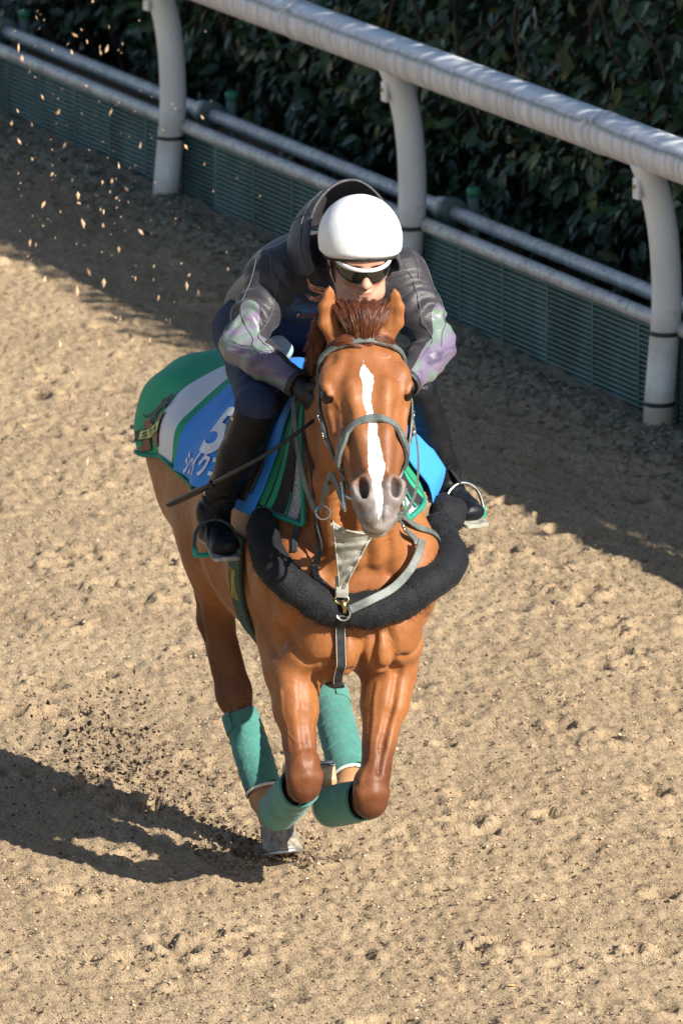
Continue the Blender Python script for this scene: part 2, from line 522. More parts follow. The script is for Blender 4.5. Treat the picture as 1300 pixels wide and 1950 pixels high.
f = noise_tex(nt, tex_coord(nt, scale=(9, 9, 2.5)), 1.0, 5, 0.6); f2 = noise_tex(nt, v, 14, 5, 0.65)
c = ramp(nt, f, [(0.3, (0.70, 0.72, 0.71, 1)), (0.6, (0.84, 0.86, 0.86, 1))])
c = mix(nt, math_n(nt, 'MULTIPLY', ramp(nt, f2, [(0.58, (0, 0, 0, 1)), (0.75, (1, 1, 1, 1))]), 0.5), c, (0.36, 0.32, 0.20, 1))
tcz = N(nt, 'ShaderNodeSeparateXYZ'); nt.links.new(N(nt, 'ShaderNodeTexCoord').outputs['Object'], tcz.inputs[0])
band = ramp(nt, math_n(nt, 'ADD', tcz.outputs['Z'], math_n(nt, 'MULTIPLY', f2, 0.16)), [(0.30, (0, 0, 0, 1)), (0.40, (0.8, 0.8, 0.8, 1)), (0.43, (0.7, 0.7, 0.7, 1)), (0.5, (0, 0, 0, 1))])
c = mix(nt, math_n(nt, 'MULTIPLY', band, f2), c, (0.25, 0.22, 0.12, 1))
splash = ramp(nt, math_n(nt, 'ADD', tcz.outputs['Z'], math_n(nt, 'MULTIPLY', f2, -0.12)), [(0.0, (0.8, 0.8, 0.8, 1)), (0.09, (0, 0, 0, 1))])
c = mix(nt, splash, c, (0.36, 0.29, 0.2, 1))
nt.links.new(c, b.inputs['Base Color']); b.inputs['Roughness'].default_value = 0.42
POSTM = m
BAND = simple_mat('black_band', (0.03, 0.034, 0.036, 1), (0.02, 0.022, 0.024, 1), 30, 0.5)
BRASS = simple_mat('screw_brass', (0.55, 0.42, 0.2, 1), (0.4, 0.3, 0.14, 1), 60, 0.4, metal=0.8)

rail = empty('running_rail', 'white running rail on curved posts in front of the dark hedge', 'rail', loc=FB)
IFB = Matrix.Translation(Vector(-FB))
def rel(P): return [np.array(p) - FB for p in P]
RT = 0.045; RZ = 0.985
js = [-9.0, -5.45, -2.75, -0.95, 2.02, 5.2, 8.0]
for a, q in zip(js[:-1], js[1:]):
    ss = np.linspace(a, q, 24)
    path = [fpt(s, RT, RZ) for s in ss]
    rr = [0.0755] * 24
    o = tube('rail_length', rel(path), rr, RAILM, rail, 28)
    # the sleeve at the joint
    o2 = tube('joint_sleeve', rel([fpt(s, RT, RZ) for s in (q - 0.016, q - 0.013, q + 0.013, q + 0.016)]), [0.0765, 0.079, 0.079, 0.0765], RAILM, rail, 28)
pz = np.array([-0.12, 0, 0.1, 0.25, 0.42, 0.6, 0.75, 0.86, 0.945])
pt = np.array([0.0, 0.0, -0.006, -0.02, -0.034, -0.030, -0.012, 0.016, 0.048])
for q, s0 in enumerate((-7.55, -5.03, -2.557, 0.0, 2.402, 4.75)):
    bend = [0.0, 0.0, 0.0, 0.0, 0.012, 0.0][q]
    path = catmull([fpt(s0, t + bend * max(0, z), z) for t, z in zip(pt, pz)], 40)
    root = np.array([fpt(s0, 0, 0)])[0]
    V, Fc = tube_geo(rel(path), np.linspace(0.053, 0.0525, 40), 24)
    o = mesh_obj('post', np.array(V) - (root - FB), Fc, POSTM, rail)
    o.location = Vector(root - FB)
    for zb in ((0.30,) if q == 2 else (0.345, 0.085)):
        i = np.argmin(abs(path[:, 2] - fpt(s0, 0, zb)[2])); cc = path[i] - root
        ring = tube('band', [cc + (0, 0, d) for d in (-0.008, -0.006, 0.006, 0.008)], [0.0535, 0.056, 0.056, 0.0535], BAND, o, 24)
    # the pointed bracket lip under the rail, with its screw
    g = Geo()
    pc = path[-5] - root
    axn = [FN, FE, (0, 0, 1)]
    g.box(pc + FN * 0.054 + np.array([0, 0, -0.03]), (0.016, 0.05, 0.075), axn)
    br = g.obj('bracket', POSTM, o); bevel(br, 0.005)
    tube('screw', [pc + FN * (0.062 + d) + np.array([0, 0, -0.022]) for d in (0, 0.006)], 0.007, BRASS, br, 8)

# ------------------------------------------------------------------ low green boards with the two pipes on top
m, nt, b = node_mat('green_board')
v = tex_coord(nt)
f = noise_tex(nt, tex_coord(nt, scale=(6, 6, 2)), 1.0, 4, 0.65); f2 = noise_tex(nt, v, 26, 4)
c = ramp(nt, f, [(0.36, (0.028, 0.085, 0.080, 1)), (0.56, (0.085, 0.195, 0.185, 1)), (0.72, (0.17, 0.30, 0.29, 1))])
c = mix(nt, math_n(nt, 'MULTIPLY', f2, 0.45), c, (0.07, 0.1, 0.085, 1))
nt.links.new(c, b.inputs['Base Color']); b.inputs['Roughness'].default_value = 0.5
BOARD = m
BACKM = simple_mat('board_backing', (0.018, 0.035, 0.034, 1), (0.01, 0.02, 0.02, 1), 12, 0.7)
m, nt, b = node_mat('grey_pipe')
v = tex_coord(nt)
f = noise_tex(nt, v, 9, 5, 0.6); f2 = noise_tex(nt, v, 45, 4, 0.6)
c = ramp(nt, f, [(0.3, (0.40, 0.40, 0.40, 1)), (0.6, (0.66, 0.66, 0.65, 1))])
c = mix(nt, math_n(nt, 'MULTIPLY', ramp(nt, f2, [(0.35, (1, 1, 1, 1)), (0.48, (0, 0, 0, 1))]), 0.65), c, (0.13, 0.13, 0.12, 1))
nt.links.new(c, b.inputs['Base Color']); b.inputs['Roughness'].default_value = 0.4
PIPE = m
COUP = simple_mat('green_coupling', (0.12, 0.20, 0.18, 1), (0.07, 0.12, 0.11, 1), 20, 0.5)
STUB = simple_mat('green_stub', (0.16, 0.22, 0.21, 1), (0.1, 0.15, 0.14, 1), 20, 0.5)
CAPG = simple_mat('stub_cap_green', (0.04, 0.30, 0.17, 1), (0.03, 0.2, 0.12, 1), 20, 0.5)
boards = empty('green_board_fence', 'low green slatted kickboard fence capped by a weathered grey pipe', 'fence', loc=FB)
posts_s = [-7.55, -5.03, -2.557, 0.0, 2.402, 4.75]
PT = -0.075
def prism(name, sec, s0, s1, mat, parent):
    """extrude a (t, z) section along the fence"""
    k = len(sec); V = []
    for s in (s0, s1): V += rel([fpt(s, t, z) for t, z in sec])
    Fc = [(i, (i + 1) % k, (i + 1) % k + k, i + k) for i in range(k)] + [tuple(range(k - 1, -1, -1)), tuple(range(k, 2 * k))]
    return mesh_obj(name, V, Fc, mat, parent, False)
NS = 18; SZ0 = -0.02; SZ1 = 0.318
for bay, (a, q) in enumerate(zip(posts_s[:-1], posts_s[1:])):
    a += 0.02; q -= 0.02
    back = prism('backing_sheet', [(PT - 0.016, SZ0 - 0.1), (PT - 0.011, SZ0 - 0.1), (PT - 0.011, SZ1), (PT - 0.016, SZ1)], a, q, BACKM, boards)
    first = None
    for i in range(NS):
        z = SZ0 + (SZ1 - SZ0) * (i + 0.5) / NS; h = (SZ1 - SZ0) / NS
        sec = [(PT - 0.010, z - h * 0.36), (PT - 0.001, z - h * 0.30), (PT + 0.0035, z - h * 0.12), (PT + 0.002, z + h * 0.10), (PT - 0.010, z + h * 0.34)]
        prism('slat', sec, a, q, BOARD, boards)
    for s in np.arange(a + 0.35, q - 0.1, 0.42):
        prism('batten', [(PT - 0.0105, SZ0 - 0.05), (PT + 0.0045, SZ0 - 0.05), (PT + 0.0045, SZ1), (PT - 0.0105, SZ1)], s, s + 0.014, BOARD, boards)
    if bay < 5:
        tube('top_pipe', rel([fpt(s, PT + 0.004, 0.345) for s in np.linspace(a - 0.01 if bay else a, q + 0.01, 16)]), 0.0275, PIPE, boards, 18)
wp = empty('water_pipe', 'upper weathered grey pipe with green couplings behind the boards', 'pipe', loc=FB)
UT = -0.215; UZ = 0.368
for a, q in zip(posts_s[:-1], posts_s[1:]):
    tube('pipe_length', rel([fpt(s, UT, UZ) for s in np.linspace(a - 0.04, q - 0.08, 20)]), 0.0285, PIPE, wp, 18)
    cs = a - 0.18
    cp = tube('coupling', rel([fpt(cs + d, UT, UZ) for d in (-0.01, 0.0, 0.05, 0.08, 0.10, 0.13, 0.14)]), [0.03, 0.04, 0.046, 0.046, 0.040, 0.036, 0.03], PIPE, wp, 18)
    tube('flange', rel([fpt(cs + d, UT, UZ) for d in (0.105, 0.107, 0.15, 0.155)]), [0.04, 0.056, 0.056, 0.04], COUP, cp, 18)
    g = Geo(); g.box(fpt(cs + 0.125, UT, UZ - 0.16) - FB, (0.03, 0.035, 0.30), [FN, FE, (0, 0, 1)]); g.obj('support', COUP, wp)
STUBL = {-5.03: 'green capped stub post at the far end of the pipe where wood chips fly', -2.557: 'green capped stub post between the two rail posts behind the flying chips', 0.0: 'green capped stub post beside the pipe coupling past the rider helmet'}
for q, s0 in enumerate((-5.03, -2.557, 0.0)):
    base = fpt(s0 - 0.05, -0.30, 0)
    base[2] = -0.02
    so = empty('capped_stub_post', STUBL[s0], 'post', loc=base, group='capped stub posts behind the pipe')
    hh = 0.475 + FSL * s0
    tube('shaft', [(0, 0, 0), (0, 0, hh - 0.03)], 0.021, STUB, so, 14)
    tube('cap', [(0, 0, hh - 0.032), (0, 0, hh - 0.006), (0, 0, hh)], [0.0255, 0.0255, 0.018], CAPG, so, 14)

# ------------------------------------------------------------------ hedge
m, nt, b = node_mat('hedge_leaf')
oi = N(nt, 'ShaderNodeObjectInfo')
v = tex_coord(nt)
at_ = N(nt, 'ShaderNodeAttribute', attribute_name='tone')
c = ramp(nt, at_.outputs['Fac'], [(0.0, (0.016, 0.036, 0.014, 1)), (0.55, (0.035, 0.075, 0.026, 1)), (0.85, (0.055, 0.115, 0.030, 1)), (0.93, (0.16, 0.17, 0.03, 1)), (1.0, (0.20, 0.085, 0.035, 1))])
nt.links.new(c, b.inputs['Base Color']); b.inputs['Roughness'].default_value = 0.38
b.inputs['Specular IOR Level'].default_value = 0.42
b.inputs['Transmission Weight'].default_value = 0.0
LEAFM = m
BARK = simple_mat('hedge_bark', (0.09, 0.065, 0.045, 1), (0.045, 0.033, 0.025, 1), 30, 0.9, 0.5)
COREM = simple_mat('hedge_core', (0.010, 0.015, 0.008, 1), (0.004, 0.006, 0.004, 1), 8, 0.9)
hedge = empty('hedge', 'tall dark glossy evergreen hedge behind the rail', 'hedge', loc=fpt(0, -0.9, 0) * np.array([1, 1, 0]))
HO = np.array(hedge.location)
HT0 = -0.55; HH = 2.30                      # face of the hedge behind the fence line, height
def hface_np(s, z): return HT0 - 0.16 * (fbm(s * 1.3, z * 1.7, 3, 77) - 0.4) * 2 - 0.28 * np.maximum(0, 0.55 - z) - 0.35 * np.maximum(0, z - 2.0)
def hface(s, z):                            # the face bulges and is drawn in near the ground
    return HT0 - 0.16 * (fbm(np.array([s * 1.3]), np.array([z * 1.7]), 3, 77)[0] - 0.4) * 2 - 0.28 * max(0, 0.55 - z) ** 1.0 - 0.35 * max(0, z - 2.0)
def leaf_geo(L, W, curl):
    xs = np.array([0, 0.2, 0.5, 0.8, 1.0]) * L; ws = np.array([0.0, 0.75, 1.0, 0.62, 0.0]) * W / 2
    V = []
    for x, w in zip(xs, ws):
        zc = curl * (x / L) ** 2 * L
        V += [(x, -w, zc + w * 0.28), (x, 0, zc), (x, w, zc + w * 0.28)]
    F = []
    for i in range(4):
        a = 3 * i
        F += [(a, a + 3, a + 4, a + 1), (a + 1, a + 4, a + 5, a + 2)]
    return np.array(V), F
LV = [leaf_geo(1.0, 0.46, c) for c in (-0.25, -0.05, -0.45)]
LVn = [np.array(x[0]) for x in LV]; LF = np.array(LV[0][1])
lr = random.Random(21); lrn = np.random.default_rng(21)
VV = []; FF = []; TT = []
nb = 30000
cand = []
vis_ = np.arange(nb) < 19000
s_ = np.where(vis_, lrn.uniform(-7.2, 4.2, nb), lrn.uniform(-8.5, 9.0, nb))
z_ = lrn.uniform(0.10, HH, nb)
dep_ = np.where(vis_, np.abs(lrn.normal(0, 0.11, nb)), lrn.uniform(0.0, 0.8, nb))
cl_ = fbm(s_ * 4.5, z_ * 4.5, 2, 5)
dep_ = np.where((lrn.random(nb) > (cl_ - 0.22) * 2.3) & (dep_ < 0.12), dep_ + 0.12, dep_)
t_ = hface_np(s_, z_) - dep_ + 0.10 * (cl_ - 0.5)
topl = (~vis_) & (lrn.random(nb) < 0.45)
z_ = np.where(topl, HH + lrn.normal(0, 0.05, nb) + 0.42 * (fbm(s_ * 1.6, s_ * 0 + 3.3, 3, 61) - 0.45), z_); t_ = np.where(topl, HT0 - 0.3 - lrn.uniform(0, 0.75, nb), t_)
L_ = lrn.uniform(0.055, 0.105, nb); tone_ = np.clip(lrn.beta(2, 3.2, nb), 0, 0.86)
tone_ = np.where(lrn.random(nb) < 0.012, lrn.uniform(0.9, 1.0, nb), tone_)
def vn(a): return a / (np.linalg.norm(a, axis=1)[:, None] + 1e-9)
Zu = np.array([0, 0, 1.0]); U_ = lambda a, b_: lrn.uniform(a, b_, nb)[:, None]; G_ = lambda sd: lrn.normal(0, sd, nb)[:, None]
d_ = vn(-Zu * U_(-0.2, 1.0) + FN * U_(0.1, 1.0) + FE * G_(0.75) + Zu * G_(0.35))
u_ = vn(FN * U_(0.2, 1.0) + Zu * U_(0.1, 1.0) + FE * G_(0.4))
y_ = vn(np.cross(u_, d_)); RR_ = np.stack([d_, y_, np.cross(d_, y_)], 2)
PL_ = FB + FE * s_[:, None] + FN * t_[:, None] + Zu * z_[:, None]
cand = list(zip(dep_, PL_, RR_, L_, tone_, vis_, s_, z_))
# the largest leaves in plain view are leaves of their own
def in_view(p):
    q = p - np.array([0, 0, 6.6]); P_ = math.radians(12)
    d = q[1] * math.cos(P_) - q[2] * math.sin(P_); u = q[1] * math.sin(P_) + q[2] * math.cos(P_)
    return abs(q[0] / d) < 645 / 18000 and 560 / 18000 < u / d < 970 / 18000
front = sorted([i for i, cc in enumerate(cand) if cc[5] and cc[0] < 0.05 and in_view(cc[1])], key=lambda i: -cand[i][3])[:300]
fs = set(front)
for i, (dep, p, R_, L, tone, vis, s, z) in enumerate(cand):
    if i in fs: continue
    k = i % 3
    V = (LVn[k] * L) @ R_.T + p - HO
    FF.append(LF + 15 * len(VV)); VV.append(V); TT.append(np.full(15, tone))
me = np_mesh('foliage', np.concatenate(VV), np.concatenate(FF)); set_attr(me, 'tone', np.concatenate(TT))
o = link_mesh('foliage', me, LEAFM, hedge, True); tag(o, kind='stuff')
leaf_meshes = []
for k in range(3):
    for tn in (0.2, 0.4, 0.55, 0.75, 0.95):
        me = np_mesh('leaf', LVn[k], LF); set_attr(me, 'tone', np.full(15, tn)); me.materials.append(LEAFM); me.shade_smooth(); leaf_meshes.append(me)
for j, i in enumerate(front):
    dep, p, R_, L, tone, vis, s, z = cand[i]
    tn = [0.2, 0.4, 0.55, 0.75, 0.95][0 if tone < .25 else 1 if tone < .42 else 2 if tone < .6 else 3 if tone < .9 else 4]
    o = bpy.data.objects.new('leaf', leaf_meshes[(i % 3) * 5 + [0.2, 0.4, 0.55, 0.75, 0.95].index(tn)])
    col.objects.link(o); o.parent = hedge
    Mx = Matrix(R_.tolist()).to_4x4() @ Matrix.Scale(L, 4); Mx.translation = Vector(p - HO); o.matrix_local = Mx
# dark core slab added to stop sun leaking through the hedge, and its stems
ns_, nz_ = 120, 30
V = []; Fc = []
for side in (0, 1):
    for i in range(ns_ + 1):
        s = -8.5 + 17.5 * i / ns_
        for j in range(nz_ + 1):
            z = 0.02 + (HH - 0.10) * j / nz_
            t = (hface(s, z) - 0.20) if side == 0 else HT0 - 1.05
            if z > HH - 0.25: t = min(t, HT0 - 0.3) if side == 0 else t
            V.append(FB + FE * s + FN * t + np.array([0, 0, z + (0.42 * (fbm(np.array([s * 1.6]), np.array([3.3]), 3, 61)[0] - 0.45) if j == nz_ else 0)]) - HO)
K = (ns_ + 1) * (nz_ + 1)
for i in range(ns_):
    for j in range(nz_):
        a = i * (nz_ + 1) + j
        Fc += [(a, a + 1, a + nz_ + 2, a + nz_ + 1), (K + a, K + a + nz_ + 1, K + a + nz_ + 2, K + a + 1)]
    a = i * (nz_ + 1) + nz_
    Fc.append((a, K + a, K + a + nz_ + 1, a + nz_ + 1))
mesh_obj('sun_block_core', V, Fc, COREM, hedge)
for i in range(34):
    s = -7.5 + 12 * i / 33 + lr.uniform(-.1, .1)
    pts = [FB + FE * (s + lr.uniform(-.06, .06) * q) + FN * (HT0 - 0.33 + 0.12 * q * lr.uniform(0.2, 1)) + np.array([0, 0, -0.05 + 0.28 * q]) - HO for q in range(6)]
    tube('stem', catmull(pts, 14), np.linspace(0.017, 0.005, 14), BARK, hedge, 7)
# ------------------------------------------------------------------ the horse
yaw = math.radians(9)
HF = np.array([math.cos(yaw), -math.sin(yaw), 0]); HS = np.array([math.sin(yaw), math.cos(yaw), 0])
HD = HF * 0.60 + np.array([0, 0, -0.80]); HN = HF * 0.80 + np.array([0, 0, 0.60])
POLL = np.array([0.775, -0.085, 1.725])
def HP(s, y, n): return POLL + HD * s + HS * y + HN * n
HAX = [HD, HS, HN]
Yv = (0, 1, 0)

hb = Field((-1.2, -0.42, 0.02), (1.26, 0.42, 1.92), 0.0062)
# trunk
tr = [((-0.84, 0, 1.07), (0.165, 0.230)), ((-0.66, 0, 1.06), (0.222, 0.285)), ((-0.38, 0, 1.03), (0.245, 0.32)), ((-0.10, 0, 0.995), (0.268, 0.355)), ((0.14, 0, 0.99), (0.245, 0.365)), ((0.32, 0, 0.94), (0.205, 0.30))]
for (a, wa), (b_, wb) in zip(tr[:-1], tr[1:]): hb.econe(a, b_, wa, wb, Yv, 0.06)
hb.chain([(-0.30, 0, 1.30), (-0.05, 0, 1.345), (0.14, 0, 1.33)], [0.05, 0.055, 0.06], 0.10)
for s in (-1, 1):
    hb.ell((-0.68, s * 0.13, 1.13), (0.20, 0.12, 0.20), 0.08)
    hb.ell((-0.45, s * 0.20, 1.20), (0.09, 0.05, 0.07), 0.08)
# chest and shoulders
hb.ell((0.38, 0, 0.90), (0.16, 0.19, 0.24), 0.07)
for s in (-1, 1):
    hb.econe((0.10, s * 0.145, 1.27), (0.40, s * 0.175, 0.96), (0.055, 0.10), (0.08, 0.12), Yv, 0.05)
    hb.ell((0.38, s * 0.180, 0.90), (0.145, 0.078, 0.15), 0.045)
    hb.ell((0.22, s * 0.195, 0.90), (0.17, 0.070, 0.17), 0.05)
    hb.ell((0.485, s * 0.140, 0.925), (0.055, 0.075, 0.085), 0.045)
# neck
nk = [((0.16, 0, 1.13), (0.150, 0.265)), ((0.36, -0.015, 1.22), (0.130, 0.235)), ((0.54, -0.045, 1.385), (0.098, 0.185)), ((0.69, -0.075, 1.555), (0.078, 0.140))]
for (a, wa), (b_, wb) in zip(nk[:-1], nk[1:]): hb.econe(a, b_, wa, wb, Yv, 0.07)
hb.chain([(0.20, 0, 1.38), (0.40, -0.02, 1.47), (0.58, -0.05, 1.60), (0.70, -0.07, 1.685)], [0.045, 0.045, 0.042, 0.05], 0.05)
for s in (-1, 1):                               # the long muscles either side of the windpipe
    hb.chain([(0.70, -0.075 + s * 0.06, 1.46), (0.60, -0.05 + s * 0.07, 1.24), (0.52, -0.005 + s * 0.065, 1.02)], [0.03, 0.042, 0.05], 0.035)
    hb.chain([(0.715, -0.055 + s * 0.012, 1.38), (0.635, -0.03 + s * 0.016, 1.18), (0.555, s * 0.03, 1.0)], [0.016, 0.018, 0.020], 0.03)
# breast
for s in (-1, 1):
    hb.ell((0.475, s * 0.098, 0.790), (0.085, 0.088, 0.120), 0.028)
    hb.ell((0.500, s * 0.052, 0.735), (0.060, 0.048, 0.075), 0.018)
    hb.ell((0.430, s * 0.150, 0.735), (0.075, 0.055, 0.080), 0.022)
    hb.ell((0.36, s * 0.085, 0.690), (0.13, 0.075, 0.075), 0.03)
hb.cone((0.60, 0.006, 0.84), (0.55, 0.006, 0.66), 0.010, 0.016, 0.03, -1)
hb.cone((0.56, -0.16, 0.93), (0.54, -0.085, 0.845), 0.006, 0.008, 0.035, -1)
hb.cone((0.56, 0.17, 0.93), (0.54, 0.095, 0.845), 0.006, 0.008, 0.035, -1)
# forelegs: right, left.  joint points, (lateral, fore-aft) half widths
FR = dict(el=(0.32, -0.160, 0.745), t=(0.385, -0.162, 0.66), m1=(0.44, -0.170, 0.56), m2=(0.49, -0.176, 0.475), ak=(0.528, -0.180, 0.415), kn=(0.548, -0.182, 0.372), fe=(0.325, -0.186, 0.240), pa=(0.268, -0.150, 0.250), ho=(0.252, -0.112, 0.285))
FL = dict(el=(0.32, 0.130, 0.745), t=(0.385, 0.122, 0.66), m1=(0.44, 0.090, 0.555), m2=(0.49, 0.058, 0.455), ak=(0.528, 0.034, 0.37), kn=(0.548, 0.014, 0.312), fe=(0.315, -0.018, 0.238), pa=(0.262, -0.020, 0.262), ho=(0.246, -0.026, 0.288))
for L, s in ((FR, -1), (FL, 1)):
    sd = Yv
    hb.econe(L['el'], L['t'], (0.080, 0.125), (0.076, 0.100), sd, 0.035)
    hb.econe(L['t'], L['m1'], (0.074, 0.090), (0.061, 0.068), sd, 0.02)
    hb.econe(L['m1'], L['m2'], (0.060, 0.066), (0.043, 0.047), sd, 0.02)
    hb.econe(L['m2'], L['ak'], (0.043, 0.047), (0.045, 0.042), sd, 0.02)
    a = np.array(L['ak']); q = np.array(L['kn']); f = np.array(L['fe'])
    hb.econe(q + (-0.006, 0, 0.050), q + (0.004, 0, -0.010), (0.046, 0.042), (0.048, 0.036), Yv, 0.016)
    hb.ell(q + (0.018, 0, 0.012), (0.028, 0.045, 0.048), 0.012)
    hb.ell(q + (0.006, 0, -0.026), (0.034, 0.037, 0.030), 0.020)
    hb.ell(q + (-0.045, 0, 0.015), (0.04, 0.030, 0.035), 0.02)
    for e in (-1, 1): hb.ell(q + (0.012, e * 0.032, 0.022), (0.026, 0.020, 0.026), 0.014)
    # extensor and flexor cords
    hb.chain([np.array(L['t']) + (0.055, s * 0.025, -0.02), np.array(L['m1']) + (0.045, s * 0.016, 0), np.array(L['m2']) + (0.034, s * 0.004, 0), q + (0.03, 0, 0.03)], [0.034, 0.027, 0.016, 0.012], 0.026)
    hb.chain([np.array(L['t']) + (0.01, -s * 0.045, -0.02), np.array(L['m1']) + (0.0, -s * 0.034, 0), np.array(L['m2']) + (0, -s * 0.026, 0)], [0.036, 0.026, 0.014], 0.016)
    hb.cone(q + (-0.02, 0, -0.012), f, 0.036, 0.032, 0.02)
    hb.ell(f, (0.046, 0.042, 0.046), 0.02)
    hb.cone(f, L['pa'], 0.036, 0.033, 0.015)
    hb.cone(L['pa'], L['ho'], 0.034, 0.036, 0.015)
# groove down the forearms
hb.chain([np.array(FR['t']) + (0.115, 0.004, 0.0), np.array(FR['m1']) + (0.088, 0.004, 0), np.array(FR['m2']) + (0.058, 0.004, 0.0)], [0.004, 0.004, 0.003], 0.02, -1)
hb.chain([np.array(FL['t']) + (0.115, -0.016, 0.0), np.array(FL['m1']) + (0.088, -0.016, 0), np.array(FL['m2']) + (0.060, -0.010, 0.0)], [0.007, 0.007, 0.006], 0.018, -1)
# hind legs
BR = dict(st=(-0.33, -0.178, 0.90), g1=(-0.40, -0.152, 0.79), g2=(-0.445, -0.130, 0.625), hk=(-0.395, -0.092, 0.425), cb=(-0.345, -0.083, 0.355), fe=(-0.186, -0.060, 0.150), pa=(-0.125, -0.053, 0.085))
BL = dict(st=(-0.20, 0.185, 0.88), g1=(-0.26, 0.165, 0.76), g2=(-0.27, 0.140, 0.655), hk=(-0.185, 0.115, 0.520), cb=(-0.115, 0.105, 0.460), fe=(0.172, 0.082, 0.268), pa=(0.205, 0.052, 0.232))
for L, s in ((BR, -1), (BL, 1)):
    hb.econe((-0.56, s * 0.135, 1.04), L['st'], (0.112, 0.215), (0.078, 0.140), Yv, 0.06)
    hb.econe(L['st'], L['g1'], (0.080, 0.135), (0.066, 0.108), Yv, 0.05)
    hb.econe(L['g1'], L['g2'], (0.066, 0.106), (0.047, 0.066), Yv, 0.04)
    hb.econe(L['g2'], L['hk'], (0.047, 0.064), (0.048, 0.050), Yv, 0.03)
    h = np.array(L['hk'])
    hb.cone(np.array(L['g2']) + (-0.06, 0, -0.02), h + (-0.075, 0, 0.045), 0.016, 0.027, 0.03)
    hb.cone(h + (-0.075, 0, 0.045), np.array(L['cb']) + (-0.03, 0, -0.03), 0.027, 0.026, 0.03)
    hb.ell(h + (0.005, 0, -0.015), (0.052, 0.050, 0.062), 0.02)
    hb.cone(h, L['cb'], 0.044, 0.037, 0.02)
    hb.cone(L['cb'], L['fe'], 0.035, 0.033, 0.02)
    hb.ell(L['fe'], (0.048, 0.043, 0.045), 0.02)
    hb.ell(np.array(L['fe']) + (-0.025, 0, -0.02), (0.03, 0.034, 0.03), 0.02)
    hb.cone(L['fe'], L['pa'], 0.039, 0.040, 0.02)
# dock
hb.chain([(-0.94, 0, 1.17), (-1.02, 0, 1.14), (-1.06, 0, 1.08)], [0.06, 0.04, 0.03], 0.04)
# head
hb.econe(HP(0.045, 0, -0.082), HP(0.20, 0, -0.082), (0.080, 0.075), (0.104, 0.080), HS, 0.03)
hb.econe(HP(0.20, 0, -0.082), HP(0.36, 0, -0.075), (0.104, 0.080), (0.086, 0.072), HS, 0.03)
hb.econe(HP(0.36, 0, -0.075), HP(0.50, 0, -0.072), (0.086, 0.072), (0.060, 0.060), HS, 0.03)
hb.econe(HP(0.13, 0, -0.19), HP(0.30, 0, -0.175), (0.070, 0.085), (0.062, 0.080), HS, 0.04)
hb.econe(HP(0.30, 0, -0.175), HP(0.49, 0, -0.115), (0.060, 0.078), (0.042, 0.050), HS, 0.04)
for s in (-1, 1):
    hb.ell(HP(0.175, s * 0.066, -0.165), (0.115, 0.034, 0.100), 0.025, HAX)          # cheek
    hb.ell(HP(0.165, s * 0.094, -0.042), (0.058, 0.034, 0.028), 0.03, HAX)          # brow
    hb.chain([HP(0.10, s * 0.066, -0.028), HP(0.155, s * 0.095, -0.034)], [0.012, 0.014], 0.03)
    hb.ell(HP(0.105, s * 0.086, -0.075), (0.05, 0.022, 0.035), 0.03, HAX)            # temple
    hb.chain([HP(0.215, s * 0.106, -0.070), HP(0.30, s * 0.088, -0.088), HP(0.37, s * 0.072, -0.095)], [0.018, 0.013, 0.008], 0.022)
    hb.chain([HP(0.20, s * 0.05, -0.016), HP(0.34, s * 0.032, -0.012), HP(0.45, s * 0.026, -0.016)], [0.020, 0.018, 0.016], 0.025)
    hb.ell(HP(0.207, s * 0.126, -0.044), (0.027, 0.026, 0.023), 0.010, HAX, -1)      # socket
    hb.chain([HP(0.176, s * 0.110, -0.036), HP(0.188, s * 0.117, -0.026), HP(0.215, s * 0.110, -0.022)], [0.008, 0.008, 0.006], 0.012)
    hb.chain([HP(0.228, s * 0.112, -0.05), HP(0.225, s * 0.108, -0.074), HP(0.205, s * 0.110, -0.082)], [0.004, 0.005, 0.006], 0.010)
# muzzle
hb.ell(HP(0.515, 0, -0.072), (0.070, 0.060, 0.058), 0.03, HAX)
hb.ell(HP(0.572, 0, -0.070), (0.036, 0.050, 0.046), 0.03, HAX)
hb.ell(HP(0.565, 0, -0.128), (0.034, 0.040, 0.030), 0.012, HAX)
hb.ell(HP(0.525, 0, -0.150), (0.040, 0.036, 0.026), 0.02, HAX)
for s in (-1, 1):
    hb.ell(HP(0.505, s * 0.044, -0.036), (0.046, 0.026, 0.032), 0.016, HAX)
    hb.chain([HP(0.478, s * 0.030, -0.004), HP(0.500, s * 0.022, -0.006), HP(0.530, s * 0.026, -0.018)], [0.009, 0.010, 0.011], 0.010)
    hb.chain([HP(0.472, s * 0.044, -0.014), HP(0.490, s * 0.064, -0.026), HP(0.525, s * 0.062, -0.040)], [0.010, 0.011, 0.011], 0.010)
    ax = [nrm(HD + 0.15 * HS * s), nrm(HS - 0.6 * s * HN), nrm(HN + 0.6 * s * HS)]
    hb.ell(HP(0.504, s * 0.046, -0.014), (0.029, 0.0155, 0.048), 0.007, ax, -1)
hb.cone(HP(0.560, -0.055, -0.106), HP(0.590, 0, -0.104), 0.004, 0.005, 0.010, -1)
hb.cone(HP(0.590, 0, -0.104), HP(0.560, 0.055, -0.106), 0.005, 0.004, 0.010, -1)
hb.cone(HP(0.545, 0, -0.018), HP(0.60, 0, -0.04), 0.004, 0.004, 0.014, -1)
